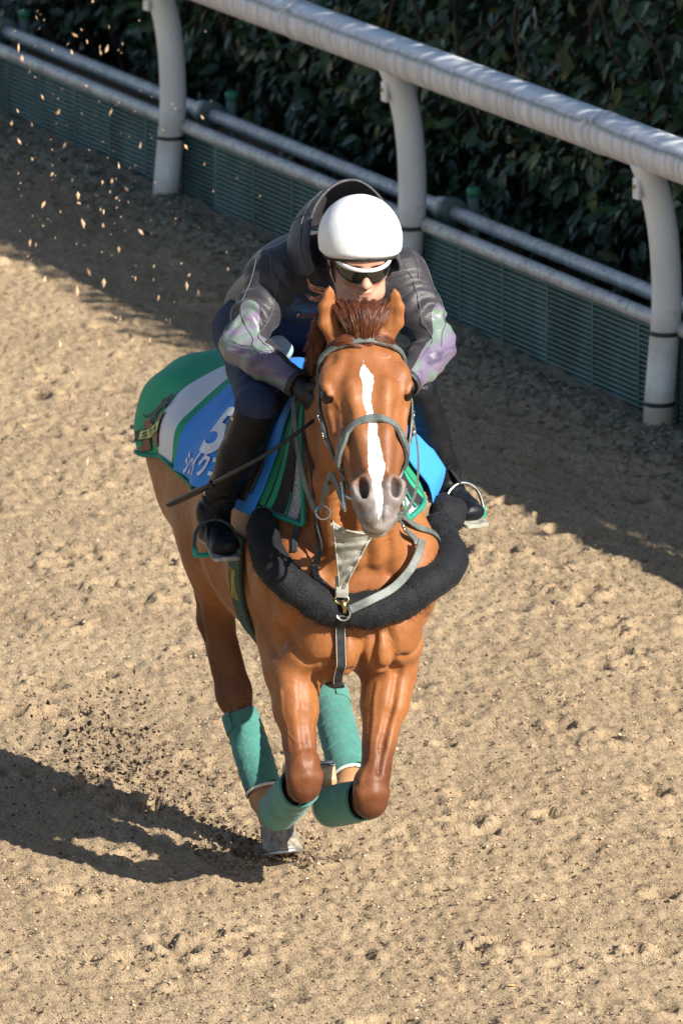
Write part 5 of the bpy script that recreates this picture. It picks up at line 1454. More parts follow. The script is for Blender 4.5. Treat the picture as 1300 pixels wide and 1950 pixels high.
# ------------------------------------------------------------------ the rider
rb, rp = math.radians(18), math.radians(-8)
RF = np.array([math.cos(rb) * math.cos(rp), math.cos(rb) * math.sin(rp), -math.sin(rb)])
RL = np.array([-math.sin(rp), math.cos(rp), 0]); RU = np.cross(RF, RL)
RC = np.array([0.425, 0.022, 1.836])
def FP(f, l, u): return RC + RF * f + RL * l + RU * u
RAX = [RF, RL, RU]
J = dict(hip=(-0.30, 0.02, 1.56), mid=(-0.06, 0.03, 1.695), chest=(0.13, 0.035, 1.735), nk=(0.26, 0.035, 1.775),
         sR=(0.185, -0.150, 1.745), eR=(0.305, -0.285, 1.580), wR=(0.475, -0.172, 1.492), hR=(0.530, -0.140, 1.438),
         sL=(0.185, 0.222, 1.722), eL=(0.305, 0.285, 1.545), wL=(0.475, 0.142, 1.470), hL=(0.525, 0.100, 1.452),
         tR=(-0.22, -0.10, 1.51), kR=(0.425, -0.275, 1.425), aR=(0.235, -0.345, 1.085),
         tL=(-0.22, 0.13, 1.51), kL=(0.31, 0.235, 1.405), aL=(0.125, 0.372, 1.125))
J = {k: np.array(v_) for k, v_ in J.items()}
SKIN_C = ((0.50, 0.27, 0.19, 1), (0.40, 0.20, 0.14, 1))
m, nt, b = node_mat('skin')
f = noise_tex(nt, tex_coord(nt), 30, 4)
nt.links.new(ramp(nt, f, [(0.35, SKIN_C[1]), (0.65, SKIN_C[0])]), b.inputs['Base Color']); b.inputs['Roughness'].default_value = 0.5
b.inputs['Subsurface Weight'].default_value = 0.08; b.inputs['Subsurface Radius'].default_value = (0.01, 0.004, 0.002); b.inputs['Subsurface Scale'].default_value = 0.5
SKIN = m

def limbs(F, e, arms=True, torso=True, legs=False):
    if torso:
        F.econe(J['hip'], J['mid'], (0.155 + e, 0.105 + e), (0.165 + e, 0.105 + e), Yv, 0.05)
        F.econe(J['mid'], J['chest'], (0.165 + e, 0.105 + e), (0.170 + e, 0.100 + e), Yv, 0.05)
        F.econe(J['chest'], J['nk'], (0.150 + e, 0.085 + e), (0.070 + e, 0.060 + e), Yv, 0.05)
        for s in 'RL': F.cone(J['chest'], J['s' + s], 0.085 + e, 0.068 + e, 0.05)
    if arms:
        for s in 'RL':
            F.cone(J['s' + s], J['s' + s] * 0.45 + J['e' + s] * 0.55, 0.066 + e, 0.055 + e, 0.04)
            F.cone(J['s' + s] * 0.45 + J['e' + s] * 0.55, J['e' + s], 0.055 + e, 0.047 + e, 0.03)
            F.cone(J['e' + s], J['e' + s] * 0.6 + J['w' + s] * 0.4, 0.048 + e, 0.046 + e, 0.025)
            F.cone(J['e' + s] * 0.6 + J['w' + s] * 0.4, J['w' + s], 0.046 + e, 0.029 + e, 0.025)
    if legs:
        for s in 'RL':
            F.cone(J['hip'] + (0.04, 0, -0.02), J['t' + s], 0.11 + e, 0.085 + e, 0.05)
            F.cone(J['t' + s], J['k' + s], 0.082 + e, 0.056 + e, 0.04)
            F.cone(J['k' + s], J['k' + s] * 0.6 + J['a' + s] * 0.4, 0.054 + e, 0.050 + e, 0.03)
            F.cone(J['k' + s] * 0.6 + J['a' + s] * 0.4, J['a' + s], 0.050 + e, 0.034 + e, 0.03)
FOOT = {'R': (J['aR'] + (0.02, -0.005, -0.035), J['aR'] + (0.145, -0.012, -0.062), J['aR'] + (-0.055, 0, -0.045)),
        'L': (J['aL'] + (0.02, 0.01, -0.035), J['aL'] + (0.135, 0.040, -0.078), J['aL'] + (-0.055, -0.005, -0.045))}
def hand(F, s, e=0.0, k=0.006):
    """a fist closed round the rein: palm, four curled fingers of unequal length, thumb on top"""
    w = J['w' + s]; h = J['h' + s]; sg = -1 if s == 'R' else 1
    fw_ = nrm(h - w); up = nrm(np.array([0.15, -0.25 * sg, 1.0]) - fw_ * (np.array([0.15, -0.25 * sg, 1.0]) @ fw_)); ins = np.cross(up, fw_) * (1 if s == 'R' else -1) * -1
    ins = nrm(np.array([0.1, -sg, 0.0]) - fw_ * (np.array([0.1, -sg, 0.0]) @ fw_)); up = nrm(up - ins * (up @ ins))
    P = lambda a, i, u: w + fw_ * a + ins * i + up * u
    F.cone(w, P(0.03, 0, 0), 0.027 + e, 0.028 + e, 0.015)
    F.econe(P(0.03, 0, -0.012), P(0.075, 0.0, -0.004), (0.018 + e, 0.036 + e), (0.016 + e, 0.040 + e), ins, 0.012)
    for q, (u, ln) in enumerate(((0.030, 0.94), (0.010, 1.0), (-0.010, 0.95), (-0.029, 0.80))):
        k0 = P(0.078, 0.0, u); k1 = P(0.078 + 0.026 * ln, 0.022 * ln, u - 0.002); k2 = P(0.086, 0.046 * ln, u - 0.004); k3 = P(0.062, 0.040 * ln, u - 0.004)
        F.chain([k0, k1, k2, k3], [0.0105 + e, 0.0098 + e, 0.0092 + e, 0.0082 + e], k)
    F.chain([P(0.035, 0.012, 0.026), P(0.058, 0.032, 0.044), P(0.088, 0.038, 0.043), P(0.104, 0.032, 0.036)], [0.014 + e, 0.0115 + e, 0.0105 + e, 0.009 + e], k)
    return P

person = empty('person', 'rider in white helmet cap and black jacket crouched over the galloping horse', 'person', HM)
bf = Field((-0.46, -0.44, 0.98), (0.68, 0.47, 2.02), 0.0052)
limbs(bf, -0.016, True, True, True)
for s in 'RL':
    a, t, h = FOOT[s]
    bf.cone(J['a' + s], a, 0.03, 0.03, 0.02); bf.cone(h, a, 0.024, 0.028, 0.02); bf.cone(a, t, 0.028, 0.020, 0.02)
    hand(bf, s, -0.003)
bf.cone(J['nk'], FP(-0.015, 0, -0.05), 0.056, 0.052, 0.03)
bf.ell(FP(0.0, 0, 0.035), (0.097, 0.077, 0.098), 0.03, RAX)
bf.econe(FP(0.048, 0, 0.015), FP(0.054, 0, -0.078), (0.060, 0.052), (0.040, 0.044), RL, 0.03)
bf.ell(FP(0.072, 0, -0.098), (0.026, 0.027, 0.020), 0.02, RAX)
bf.chain([FP(0.0, -0.060, -0.05), FP(0.05, -0.042, -0.088), FP(0.072, 0, -0.102)], [0.022, 0.020, 0.018], 0.025)
bf.chain([FP(0.0, 0.060, -0.05), FP(0.05, 0.042, -0.088), FP(0.072, 0, -0.102)], [0.022, 0.020, 0.018], 0.025)
for s in (-1, 1):
    bf.ell(FP(0.066, s * 0.042, -0.022), (0.030, 0.024, 0.024), 0.02, RAX)
    bf.ell(FP(0.092, s * 0.030, 0.010), (0.018, 0.018, 0.011), 0.015, RAX, -1)
    bf.ell(FP(0.078, s * 0.031, 0.010), (0.014, 0.014, 0.013), 0.006, RAX)
    bf.ell(FP(0.088, s * 0.028, 0.027), (0.014, 0.024, 0.008), 0.015, RAX)
    bf.ell(FP(0.106, s * 0.0125, -0.036), (0.012, 0.0095, 0.0095), 0.008, RAX)
    bf.ell(FP(-0.006, s * 0.080, 0.0), (0.024, 0.009, 0.033), 0.01, RAX)
    bf.ell(FP(-0.001, s * 0.089, 0.002), (0.013, 0.007, 0.020), 0.008, RAX, -1)
    bf.ell(FP(0.113, s * 0.008, -0.044), (0.006, 0.0045, 0.004), 0.003, RAX, -1)
bf.chain([FP(0.094, 0, 0.018), FP(0.106, 0, -0.008), FP(0.119, 0, -0.032)], [0.0085, 0.0105, 0.0135], 0.012)
bf.ell(FP(0.098, 0, -0.0600), (0.012, 0.025, 0.0075), 0.006, RAX)
bf.ell(FP(0.095, 0, -0.0735), (0.011, 0.021, 0.0080), 0.006, RAX)
bf.cone(FP(0.112, -0.024, -0.0665), FP(0.112, 0.024, -0.0665), 0.0035, 0.0035, 0.004, -1)
V, Q = bf.mesh(2)
link_mesh('body', np_mesh('body', V, Q), SKIN, person)
BROW = simple_mat('dark_hair', (0.012, 0.010, 0.009, 1), (0.006, 0.005, 0.005, 1), 60, 0.5)
st = []
for i in range(260):                            # short hair showing below the helmet
    s = -1 if i % 2 else 1; a = hr.uniform(-0.05, 0.02); u = hr.uniform(-0.03, 0.03)
    p = FP(a, s * 0.076, u); st.append([p, p + RU * -0.012 + RL * s * 0.003 + RF * -0.003, p + RU * -0.024 + RL * s * 0.002])
hair_obj('hair', st, person, 0.0012, BROW)['kind'] = 'stuff'

# jacket
m, nt, b = node_mat('jacket_shell')
v = tex_coord(nt)
f = noise_tex(nt, v, 6, 4); fi = noise_tex(nt, v, 500, 2); ff = noise_tex(nt, tex_coord(nt, scale=(1, 1, 2.2)), 26, 4, 0.6)
c = ramp(nt, f, [(0.3, (0.018, 0.017, 0.021, 1)), (0.7, (0.040, 0.036, 0.043, 1))])
pt_ = N(nt, 'ShaderNodeAttribute', attribute_name='patch'); pn = N(nt, 'ShaderNodeAttribute', attribute_name='panel')
# iridescent sheen of the reflective sleeve panels, painted in as colour bands
wv = N(nt, 'ShaderNodeTexNoise'); wv.inputs['Scale'].default_value = 6.5; wv.inputs['Detail'].default_value = 2; wv.inputs['Distortion'].default_value = 0.9; nt.links.new(tex_coord(nt, scale=(1, 1, 2)), wv.inputs['Vector'])
film = ramp(nt, wv.outputs['Fac'], [(0.28, (0.075, 0.060, 0.105, 1)), (0.42, (0.16, 0.125, 0.20, 1)), (0.5, (0.13, 0.175, 0.155, 1)), (0.57, (0.15, 0.20, 0.175, 1)), (0.65, (0.19, 0.145, 0.225, 1)), (0.76, (0.085, 0.065, 0.125, 1))])
c = mix(nt, math_n(nt, 'MULTIPLY', pn.outputs['Fac'], 0.75), c, (0.010, 0.016, 0.040, 1))
pm = ramp(nt, pt_.outputs['Fac'], [(0.48, (0, 0, 0, 1)), (0.52, (1, 1, 1, 1))])
c = mix(nt, pm, c, film)
nt.links.new(c, b.inputs['Base Color'])
nt.links.new(math_n(nt, 'ADD', math_n(nt, 'MULTIPLY', pm, -0.14), 0.50), b.inputs['Roughness'])
b.inputs['Specular IOR Level'].default_value = 0.45
b.inputs['Sheen Weight'].default_value = 0.08
bump(nt, b, math_n(nt, 'ADD', math_n(nt, 'MULTIPLY', ff, 0.8), math_n(nt, 'MULTIPLY', fi, 0.06)), 0.5, 0.010)
JACK = m
SEAM = simple_mat('seam_thread', (0.12, 0.12, 0.125, 1), (0.08, 0.08, 0.085, 1), 60, 0.6)
jf = Field((-0.5, -0.44, 1.36), (0.56, 0.44, 1.92), 0.0052)
limbs(jf, 0.006, True, True)
jf.cone((-0.36, 0.02, 1.52), (-0.28, 0.02, 1.54), 0.12, 0.14, 0.05)
jf.chain([(0.18, -0.08, 1.80), (0.24, 0.03, 1.83), (0.18, 0.14, 1.79)], [0.045, 0.05, 0.045], 0.04)
jf.cone(FP(-0.01, 0, -0.085), (0.29, 0.04, 1.80), 0.066, 0.075, 0.03)
for s in 'RL':                                  # cuffs
    d = nrm(J['w' + s] - J['e' + s]); jf.cone(J['w' + s] - d * 0.01, J['w' + s] + d * 0.004, 0.038, 0.037, 0.012)
    jf.cone(J['w' + s] + d * 0.030, J['w' + s] + d * 0.10, 0.045, 0.05, 0.006, -1)
JV, JQ = jf.mesh(2); jn = vert_normals(JV, JQ)
patch = np.zeros(len(JV)); panel = np.clip(1.4 - (JV[:, 0] + 0.12) / 0.10, 0, 1) * (JV[:, 1] < 0.3)
disp = np.zeros(len(JV))
armT = {}
for s in 'RL':
    S0, E0, W0 = J['s' + s], J['e' + s], J['w' + s]; sg = -1 if s == 'R' else 1
    for (a, b_, t0) in ((S0, E0, 0.0), (E0, W0, 1.0)):
        ab = b_ - a; t = ((JV - a) @ ab) / (ab @ ab); d = np.linalg.norm(JV - a - np.clip(t, 0, 1)[:, None] * ab, axis=1)
        on = (d < 0.095) & (t > (-0.1 if t0 == 0 else -0.35)) & (t < 1.25) & (np.abs(JV[:, 1] - 0.03) > 0.09)
        tt = t0 + t
        n1 = np.array([mnoise.noise(Vector((p[0] * 9, p[1] * 9, p[2] * 9 + 3))) for p in JV])
        n2 = np.array([mnoise.noise(Vector((p[0] * 20, p[1] * 20, p[2] * 20 + 9))) for p in JV])
        inner = np.clip((J['chest'] - JV) @ nrm(J['chest'] - E0) * 3 + 0.9, 0.15, 1)
        env = (0.9 * np.exp(-((tt - 0.66) / 0.26) ** 2) + 0.35 * np.exp(-((tt - 1.45) / 0.35) ** 2) + 0.5 * np.exp(-((tt - 0.2) / 0.25) ** 2))
        w = np.where(on, env, 0)
        disp += w * 0.0085 * np.sin(2 * PI * (tt * 5.0 + 1.0 * n1)) * (0.4 + 0.6 * np.clip(0.5 + n1, 0, 1)) + w * 0.002 * n2
        # reflective panel: outer face from just above the elbow to the cuff, pointed at its upper end
        ax_ = nrm(ab); r_ = JV - a - t[:, None] * ab; r_ = r_ / (np.linalg.norm(r_, axis=1)[:, None] + 1e-9)
        outd = nrm(np.array([0.75, sg * 0.62, -0.05]) - ax_ * (np.array([0.75, sg * 0.62, -0.05]) @ ax_)) if t0 == 0 else nrm(np.array([0.45, sg * 0.75, 0.12]) - ax_ * (np.array([0.45, sg * 0.75, 0.12]) @ ax_))
        al = r_ @ outd
        lim = np.interp(tt, [0.50, 0.60, 0.90, 1.0, 1.5, 1.95], [1.10, 0.95, 0.62, 0.42, 0.30, 0.4])
        patch = np.maximum(patch, np.where(on & (tt > 0.5) & (tt < 1.93), np.clip(0.5 + (al - lim) * 5, 0, 1), 0))
bodyw = np.array([mnoise.noise(Vector((p[0] * 7, p[1] * 13, p[2] * 7))) for p in JV])
disp += 0.005 * bodyw
E_ = np.concatenate([JQ[:, [i, (i + 1) % 4]] for i in range(4)]); dg_ = np.bincount(E_[:, 0], minlength=len(JV)) + np.bincount(E_[:, 1], minlength=len(JV))
for _ in range(3): disp = 0.4 * disp + 0.6 * (np.bincount(E_[:, 0], disp[E_[:, 1]], len(JV)) + np.bincount(E_[:, 1], disp[E_[:, 0]], len(JV))) / dg_
JV = JV + jn * np.clip(disp, -0.010, 0.010)[:, None]
jme = np_mesh('jacket', JV, JQ); set_attr(jme, 'patch', patch); set_attr(jme, 'panel', panel)
jacket = link_mesh('jacket', jme, JACK, person)
jbvh = BVHTree.FromPolygons([tuple(p) for p in JV], [tuple(q) for q in JQ])
def seam(pts, n=40):
    P, Nm = snap(catmull(pts, n), 0.0012, 2, jbvh); tube('seam', P, 0.0012, SEAM, jacket, 5)
for s, sg in (('R', -1), ('L', 1)):
    S0, E0, W0 = J['s' + s], J['e' + s], J['w' + s]
    o1 = np.array([0.08, 0, 0.02])
    seam([J['nk'] + (0.06, sg * 0.06, 0.0), S0 + (0.09, 0, 0.03), S0 * 0.5 + E0 * 0.5 + (0.09, -sg * 0.02, 0.0), E0 + (0.06, -sg * 0.03, 0.03), E0 * 0.5 + W0 * 0.5 + (0.05, 0, 0.05)])
    seam([S0 + (0.02, sg * 0.06, 0.06), S0 * 0.6 + E0 * 0.4 + (0.06, sg * 0.08, 0.0), S0 * 0.25 + E0 * 0.75 + (0.09, sg * 0.02, 0), E0 + (0.09, -sg * 0.0, 0.02)])
    seam([S0 + (0.0, sg * 0.02, 0.10), S0 + (0.09, sg * 0.03, 0.02), S0 + (0.06, -sg * 0.04, -0.09)])
# hood thrown up behind the helmet by the wind
rim = catmull([(0.33, -0.075, 1.775), (0.305, -0.088, 1.85), (0.245, -0.055, 1.935), (0.205, 0.015, 1.995), (0.20, 0.090, 2.005), (0.225, 0.150, 1.955), (0.265, 0.172, 1.88), (0.31, 0.165, 1.80)], 44)
base = catmull([(0.26, -0.105, 1.765), (0.17, -0.105, 1.80), (0.09, -0.070, 1.83), (0.05, -0.01, 1.85), (0.05, 0.07, 1.85), (0.09, 0.135, 1.825), (0.17, 0.165, 1.78), (0.26, 0.160, 1.755)], 44)
V = []; Fc = []; nb_ = 16
hc = np.array([0.22, 0.04, 1.84])
for i in range(44):
    for j in range(nb_ + 1):
        t = j / nb_; p = rim[i] * (1 - t) + base[i] * t
        p = p + nrm(p - hc) * (0.022 * math.sin(PI * t) + 0.006 * math.sin(9 * t + 0.35 * i) * t + 0.004 * mnoise.noise(Vector(p * 22)))
        V.append(p)
for i in range(43):
    for j in range(nb_):
        a = i * (nb_ + 1) + j; Fc.append((a, a + nb_ + 1, a + nb_ + 2, a + 1))
hood = mesh_obj('hood', V, Fc, JACK, jacket)
so = hood.modifiers.new('thickness', 'SOLIDIFY'); so.thickness = 0.006; so.offset = 0
tube('hood_hem', rim, 0.0048, JACK, jacket, 8)
tube('seam', [np.array(V[i * (nb_ + 1) + 3]) + nrm(np.array(V[i * (nb_ + 1) + 3]) - hc) * 0.004 for i in range(44)], 0.0014, SEAM, jacket, 5)
tube('seam', [np.array(V[12 * (nb_ + 1) + j]) + nrm(np.array(V[12 * (nb_ + 1) + j]) - hc) * 0.004 for j in range(nb_ + 1)], 0.0014, SEAM, jacket, 5)

# riding trousers
m, nt, b = node_mat('navy_denim')
v = tex_coord(nt)
f = noise_tex(nt, v, 18, 5, 0.6); f2 = noise_tex(nt, v, 380, 2)
c = ramp(nt, f, [(0.3, (0.008, 0.016, 0.045, 1)), (0.7, (0.018, 0.034, 0.085, 1))])
nt.links.new(c, b.inputs['Base Color']); b.inputs['Roughness'].default_value = 0.85
bump(nt, b, math_n(nt, 'ADD', f, math_n(nt, 'MULTIPLY', f2, 0.15)), 0.5, 0.01)
DENIM = m
tf = Field((-0.5, -0.42, 1.28), (0.54, 0.42, 1.70), 0.006)
tf.cone((-0.36, 0.02, 1.53), (-0.22, 0.02, 1.56), 0.135, 0.13, 0.05)
for s in 'RL':
    tf.cone((-0.26, 0.02, 1.54), J['t' + s], 0.12, 0.096, 0.05)
    tf.cone(J['t' + s], J['k' + s] + (-0.02, 0, 0.005), 0.090, 0.054, 0.04)
    tf.cone(J['k' + s], J['k' + s] * 0.8 + J['a' + s] * 0.2, 0.050, 0.045, 0.03)
TV, TQ = tf.mesh(2); tn = vert_normals(TV, TQ)
TV = TV + tn * np.array([0.006 * mnoise.noise(Vector((p[0] * 16, p[1] * 9, p[2] * 16))) for p in TV])[:, None]
link_mesh('trousers', np_mesh('trousers', TV, TQ), DENIM, person)
PALE = simple_mat('pale_shirt_cloth', (0.30, 0.40, 0.47, 1), (0.24, 0.33, 0.40, 1), 20, 0.8)
sk = Field((0.02, -0.24, 1.42), (0.24, -0.02, 1.64), 0.006)
sk.econe((0.10, -0.110, 1.505), (0.135, -0.135, 1.535), (0.045, 0.030), (0.040, 0.026), (0, 1, 0.4), 0.02)
sv_, sq_ = sk.mesh(2); link_mesh('shirt_tail', np_mesh('shirt_tail', sv_, sq_), PALE, person)

# boots
m, nt, b = node_mat('boot_leather')
v = tex_coord(nt)
f = noise_tex(nt, v, 22, 5, 0.6); f2 = noise_tex(nt, v, 130, 4, 0.75); f3 = noise_tex(nt, tex_coord(nt, scale=(1, 1, 1.6)), 30, 4)
c = ramp(nt, f, [(0.3, (0.005, 0.006, 0.008, 1)), (0.7, (0.012, 0.014, 0.019, 1))])
c = mix(nt, math_n(nt, 'MULTIPLY', ramp(nt, f2, [(0.68, (0, 0, 0, 1)), (0.74, (1, 1, 1, 1))]), 0.4), c, (0.36, 0.36, 0.33, 1))
nt.links.new(c, b.inputs['Base Color']); b.inputs['Roughness'].default_value = 0.40
b.inputs['Specular IOR Level'].default_value = 0.16
bump(nt, b, f3, 0.35, 0.012)
BOOT = m
SOLE = simple_mat('pale_sole', (0.38, 0.37, 0.31, 1), (0.12, 0.12, 0.10, 1), 40, 0.7)
IRON = simple_mat('stirrup_steel', (0.60, 0.60, 0.58, 1), (0.35, 0.35, 0.34, 1), 50, 0.28, metal=1.0)
STG = simple_mat('stirrup_green_grip', (0.02, 0.30, 0.19, 1), (0.015, 0.22, 0.14, 1), 50, 0.6)
WHMET = simple_mat('stirrup_dark', (0.03, 0.045, 0.04, 1), (0.02, 0.03, 0.028, 1), 50, 0.4)
for s, sg in (('R', -1), ('L', 1)):
    a, t, h = FOOT[s]; K_, A_ = J['k' + s], J['a' + s]
    lo = np.minimum.reduce([K_, A_, t, h]) - 0.11; hi = np.maximum.reduce([K_, A_, t, h]) + 0.11
    f_ = Field(lo, hi, 0.0055)
    top = K_ * 0.93 + A_ * 0.07 if s == 'R' else K_ * 1.08 - A_ * 0.08
    f_.cone(top, K_ * 0.55 + A_ * 0.45, 0.058, 0.050, 0.03)
    f_.cone(K_ * 0.55 + A_ * 0.45, A_ + (0, 0, 0.01), 0.050, 0.042, 0.03)
    f_.cone(A_, a, 0.045, 0.040, 0.025)
    sd_ = np.cross(nrm(t - a), (0, 0, 1))
    f_.econe(a + (0, 0, -0.004), t, (0.038, 0.034), (0.040, 0.026), sd_, 0.02)
    f_.econe(h + (0, 0, -0.006), a + (0, 0, -0.008), (0.030, 0.030), (0.036, 0.030), sd_, 0.02)
    bv_, bq_ = f_.mesh(2); bn_ = vert_normals(bv_, bq_)
    axl = nrm(A_ - K_); tl = ((bv_ - K_) @ axl) / np.linalg.norm(A_ - K_)
    wr = np.array([mnoise.noise(Vector(p * 14)) for p in bv_])
    bv_ = bv_ + bn_ * (0.004 * np.sin(2 * PI * (tl * 9 + 1.6 * wr)) * np.exp(-((tl - 0.86) / 0.16) ** 2) + 0.003 * wr)[:, None]
    bt_ = link_mesh('boot', np_mesh('boot', bv_, bq_), BOOT, person)
    # sole: a welt following the foot
    P = catmull([h + (-0.030, 0, -0.030), h * 0.5 + a * 0.5 + (0, 0, -0.036), a + (0.01, 0, -0.036), a * 0.3 + t * 0.7 + (0, 0, -0.027), t + nrm(t - a) * 0.020 + np.array([0, 0, -0.024]), t + nrm(t - a) * 0.040 + np.array([0, 0, -0.018])], 24)
    w_ = np.interp(np.linspace(0, 1, 24), [0, 0.1, 0.4, 0.7, 0.85, 0.94, 1.0], [0.034, 0.058, 0.060, 0.080, 0.076, 0.058, 0.022])
    up_ = nrm(np.cross(sd_, nrm(t - a))) ; up_ = up_ if up_[2] > 0 else -up_
    mesh_obj('sole', *ribbon_geo(P, [up_] * 24, w_, 0.011), SOLE, bt_, False)
    tr_ = A_ - K_; 
    for q, dz in ((0.10, 0.066), (0.80, 0.052)):
        p = K_ * (1 - q) + A_ * q + np.array([0.35, sg * 0.85, 0]) * dz * 1.0 + np.array([-0.03, 0, 0])
        tube('snap_button', [p, p + np.array([0.2, sg * 0.9, 0.1]) * 0.006], [0.008, 0.006], BRASS2, bt_, 10)
    # stirrup iron and leather belong to the saddle
    c0 = a * 0.45 + t * 0.55 + np.array([0, 0, -0.044])
    n_ = nrm(t - a); sdn = nrm(np.cross(n_, (0, 0, 1))); upn = nrm(np.cross(sdn, n_)); upn = upn if upn[2] > 0 else -upn
    lean = upn * 0.85 + n_ * -0.55
    so_ = np.array([0, sg * 0.010, 0])
    B_ = lambda x, z: c0 + so_ + sdn * x * 1.15 + lean * z
    P = catmull([B_(-0.052, 0.0), B_(-0.054, 0.030), B_(-0.044, 0.070), B_(-0.016, 0.094), B_(0.016, 0.094), B_(0.044, 0.070), B_(0.054, 0.030), B_(0.052, 0.0)], 44)
    tube('stirrup_iron', P, 0.0056, IRON if sg > 0 else WHMET, saddle, 10)
    tube('stirrup_tread', [B_(-0.053, 0.0), B_(0.053, 0.0)], 0.012, STG, saddle, 10, (upn, 0.5))
    for e in (-1, 1): tube('stirrup_grip', [B_(e * 0.0525, -0.004), B_(e * 0.0540, 0.022)], 0.0085, STG, saddle, 10)
    P = catmull([B_(0, 0.094), B_(0, 0.094) * 0.5 + np.array([0.16, sg * 0.30, 1.27]) * 0.5, (0.13, sg * 0.265, 1.33)], 20)
    mesh_obj('stirrup_leather', *ribbon_geo(P, [nrm((0.3, sg, 0.1))] * 20, 0.022, 0.005), LEAD, saddle, False)

# gloves
GLOVE = simple_mat('black_glove', (0.016, 0.016, 0.018, 1), (0.010, 0.010, 0.012, 1), 40, 0.6, 0.3, 160, 0.002)
for s in 'RL':
    w = J['w' + s]; gf = Field(w - 0.13, w + 0.17, 0.0036)
    P_ = hand(gf, s, 0.0, 0.005)
    gv, gq = gf.mesh(1); link_mesh('glove', np_mesh('glove', gv, gq), GLOVE, person)

# helmet with its white cover
m, nt, b = node_mat('white_cap_cover')
f = noise_tex(nt, tex_coord(nt), 14, 3)
nt.links.new(ramp(nt, f, [(0.3, (0.74, 0.75, 0.77, 1)), (0.7, (0.82, 0.82, 0.82, 1))]), b.inputs['Base Color']); b.inputs['Roughness'].default_value = 0.55
bump(nt, b, noise_tex(nt, tex_coord(nt), 26, 3), 0.12, 0.01)
CAPM = m
hcn = (-0.006, 0.0, 0.050); hrr = (0.130, 0.1175, 0.122)
V = []; Fc = []; nph, nth = 72, 26
for i in range(nth + 1):
    for j in range(nph):
        ph = 2 * PI * j / nph; cf = math.cos(ph)
        umin = -0.046 + 0.030 * cf + 0.016 * cf * cf
        thm = math.acos(max(-0.95, (umin - 0.0) / hrr[2]))
        th = thm * i / nth
        k = 1.0 + 0.006 * mnoise.noise(Vector((math.cos(ph) * 2, math.sin(ph) * 2, th * 2.2)))
        if th > 1.15: k += 0.010 * (th - 1.15) * math.sin(ph * 17 + 2 * math.sin(3 * ph)) * max(0.0, -cf * 0.7 + 0.45)
        if i >= nth - 1: k -= 0.035 * (i - nth + 2)
        f_, l_, u_ = hrr[0] * math.sin(th) * cf * k, hrr[1] * math.sin(th) * math.sin(ph) * k, hrr[2] * math.cos(th) * k
        V.append(FP(hcn[0] + f_, hcn[1] + l_, hcn[2] + u_))
for i in range(nth):
    for j in range(nph):
        a = i * nph + j; b_ = i * nph + (j + 1) % nph; Fc.append((a, a + nph, b_ + nph, b_))
helm = mesh_obj('helmet', V, Fc, CAPM, person)
so = helm.modifiers.new('thickness', 'SOLIDIFY'); so.thickness = 0.012; so.offset = -1
LINEM = simple_mat('helmet_lining', (0.012, 0.014, 0.018, 1), (0.008, 0.009, 0.012, 1), 40, 0.7)
VH = np.array(V).reshape(nth + 1, nph, 3)
band_ = np.vstack([VH[nth], VH[nth][:1]]); cen_ = FP(*hcn)
tube('lining_rim', [p * 0.955 + (cen_ + RU * ((p - cen_) @ RU)) * 0.045 - RU * 0.004 for p in band_], 0.006, LINEM, helm, 8)
STRP = simple_mat('chin_strap_black', (0.02, 0.02, 0.022, 1), (0.012, 0.012, 0.013, 1), 40, 0.6)
for s in (-1, 1):
    P = catmull([FP(0.012, s * 0.088, 0.035), FP(0.016, s * 0.083, -0.02), FP(0.030, s * 0.066, -0.075), FP(0.048, s * 0.03, -0.118), FP(0.055, 0, -0.122)], 24)
    mesh_obj('chin_strap', *ribbon_geo(P, catmull([RL * s, RL * s, RL * s * 0.7 - RU * 0.3, -RU, -RU], 24), 0.015, 0.003), STRP, helm, False)
    P = catmull([FP(-0.045, s * 0.085, 0.03), FP(-0.020, s * 0.086, -0.035), FP(0.026, s * 0.070, -0.070)], 16)
    mesh_obj('chin_strap', *ribbon_geo(P, [RL * s] * 16, 0.013, 0.003), STRP, helm, False)

# wrap-around sunglasses
m, nt, b = node_mat('dark_lens')
b.inputs['Base Color'].default_value = (0.010, 0.010, 0.008, 1); b.inputs['Roughness'].default_value = 0.05; b.inputs['Coat Weight'].default_value = 0.6
f = noise_tex(nt, tex_coord(nt), 4, 2); nt.links.new(ramp(nt, f, [(0.3, (0.006, 0.007, 0.006, 1)), (0.7, (0.018, 0.017, 0.012, 1))]), b.inputs['Base Color'])
LENS = m
FRAME = simple_mat('white_frame', (0.80, 0.80, 0.80, 1), (0.7, 0.7, 0.71, 1), 40, 0.28)
glasses = empty('sunglasses', 'white framed wraparound sunglasses with dark lenses on the rider face', 'sunglasses', HM)
def arc(t, u, r=0.0): return FP(0.012 + (0.106 + r) * math.cos(t) ** 0.8 if math.cos(t) > 0 else 0.012, (0.080 + r) * math.sin(t), u)
V = []; Fc = []; nl = 48
for i in range(nl + 1):
    t = -1.22 + 2.44 * i / nl; a = abs(t) / 1.22
    topu = 0.014 - 0.002 * a + 0.008 * a * a
    botu = -0.029 + 0.006 * a + 0.020 * a ** 4 + 0.020 * math.exp(-(t / 0.13) ** 2)
    for j in range(7):
        q = j / 6; V.append(arc(t, topu * (1 - q) + botu * q, 0.003 * math.sin(PI * q)))
for i in range(nl):
    for j in range(6):
        a = i * 7 + j; Fc.append((a, a + 1, a + 8, a + 7))
ln = mesh_obj('lens', V, Fc, LENS, glasses); so = ln.modifiers.new('t', 'SOLIDIFY'); so.thickness = 0.002
P = [arc(t, 0.0165 - 0.002 * abs(t) / 1.22 + 0.009 * (t / 1.22) ** 2, 0.002) for t in np.linspace(-1.25, 1.25, 50)]
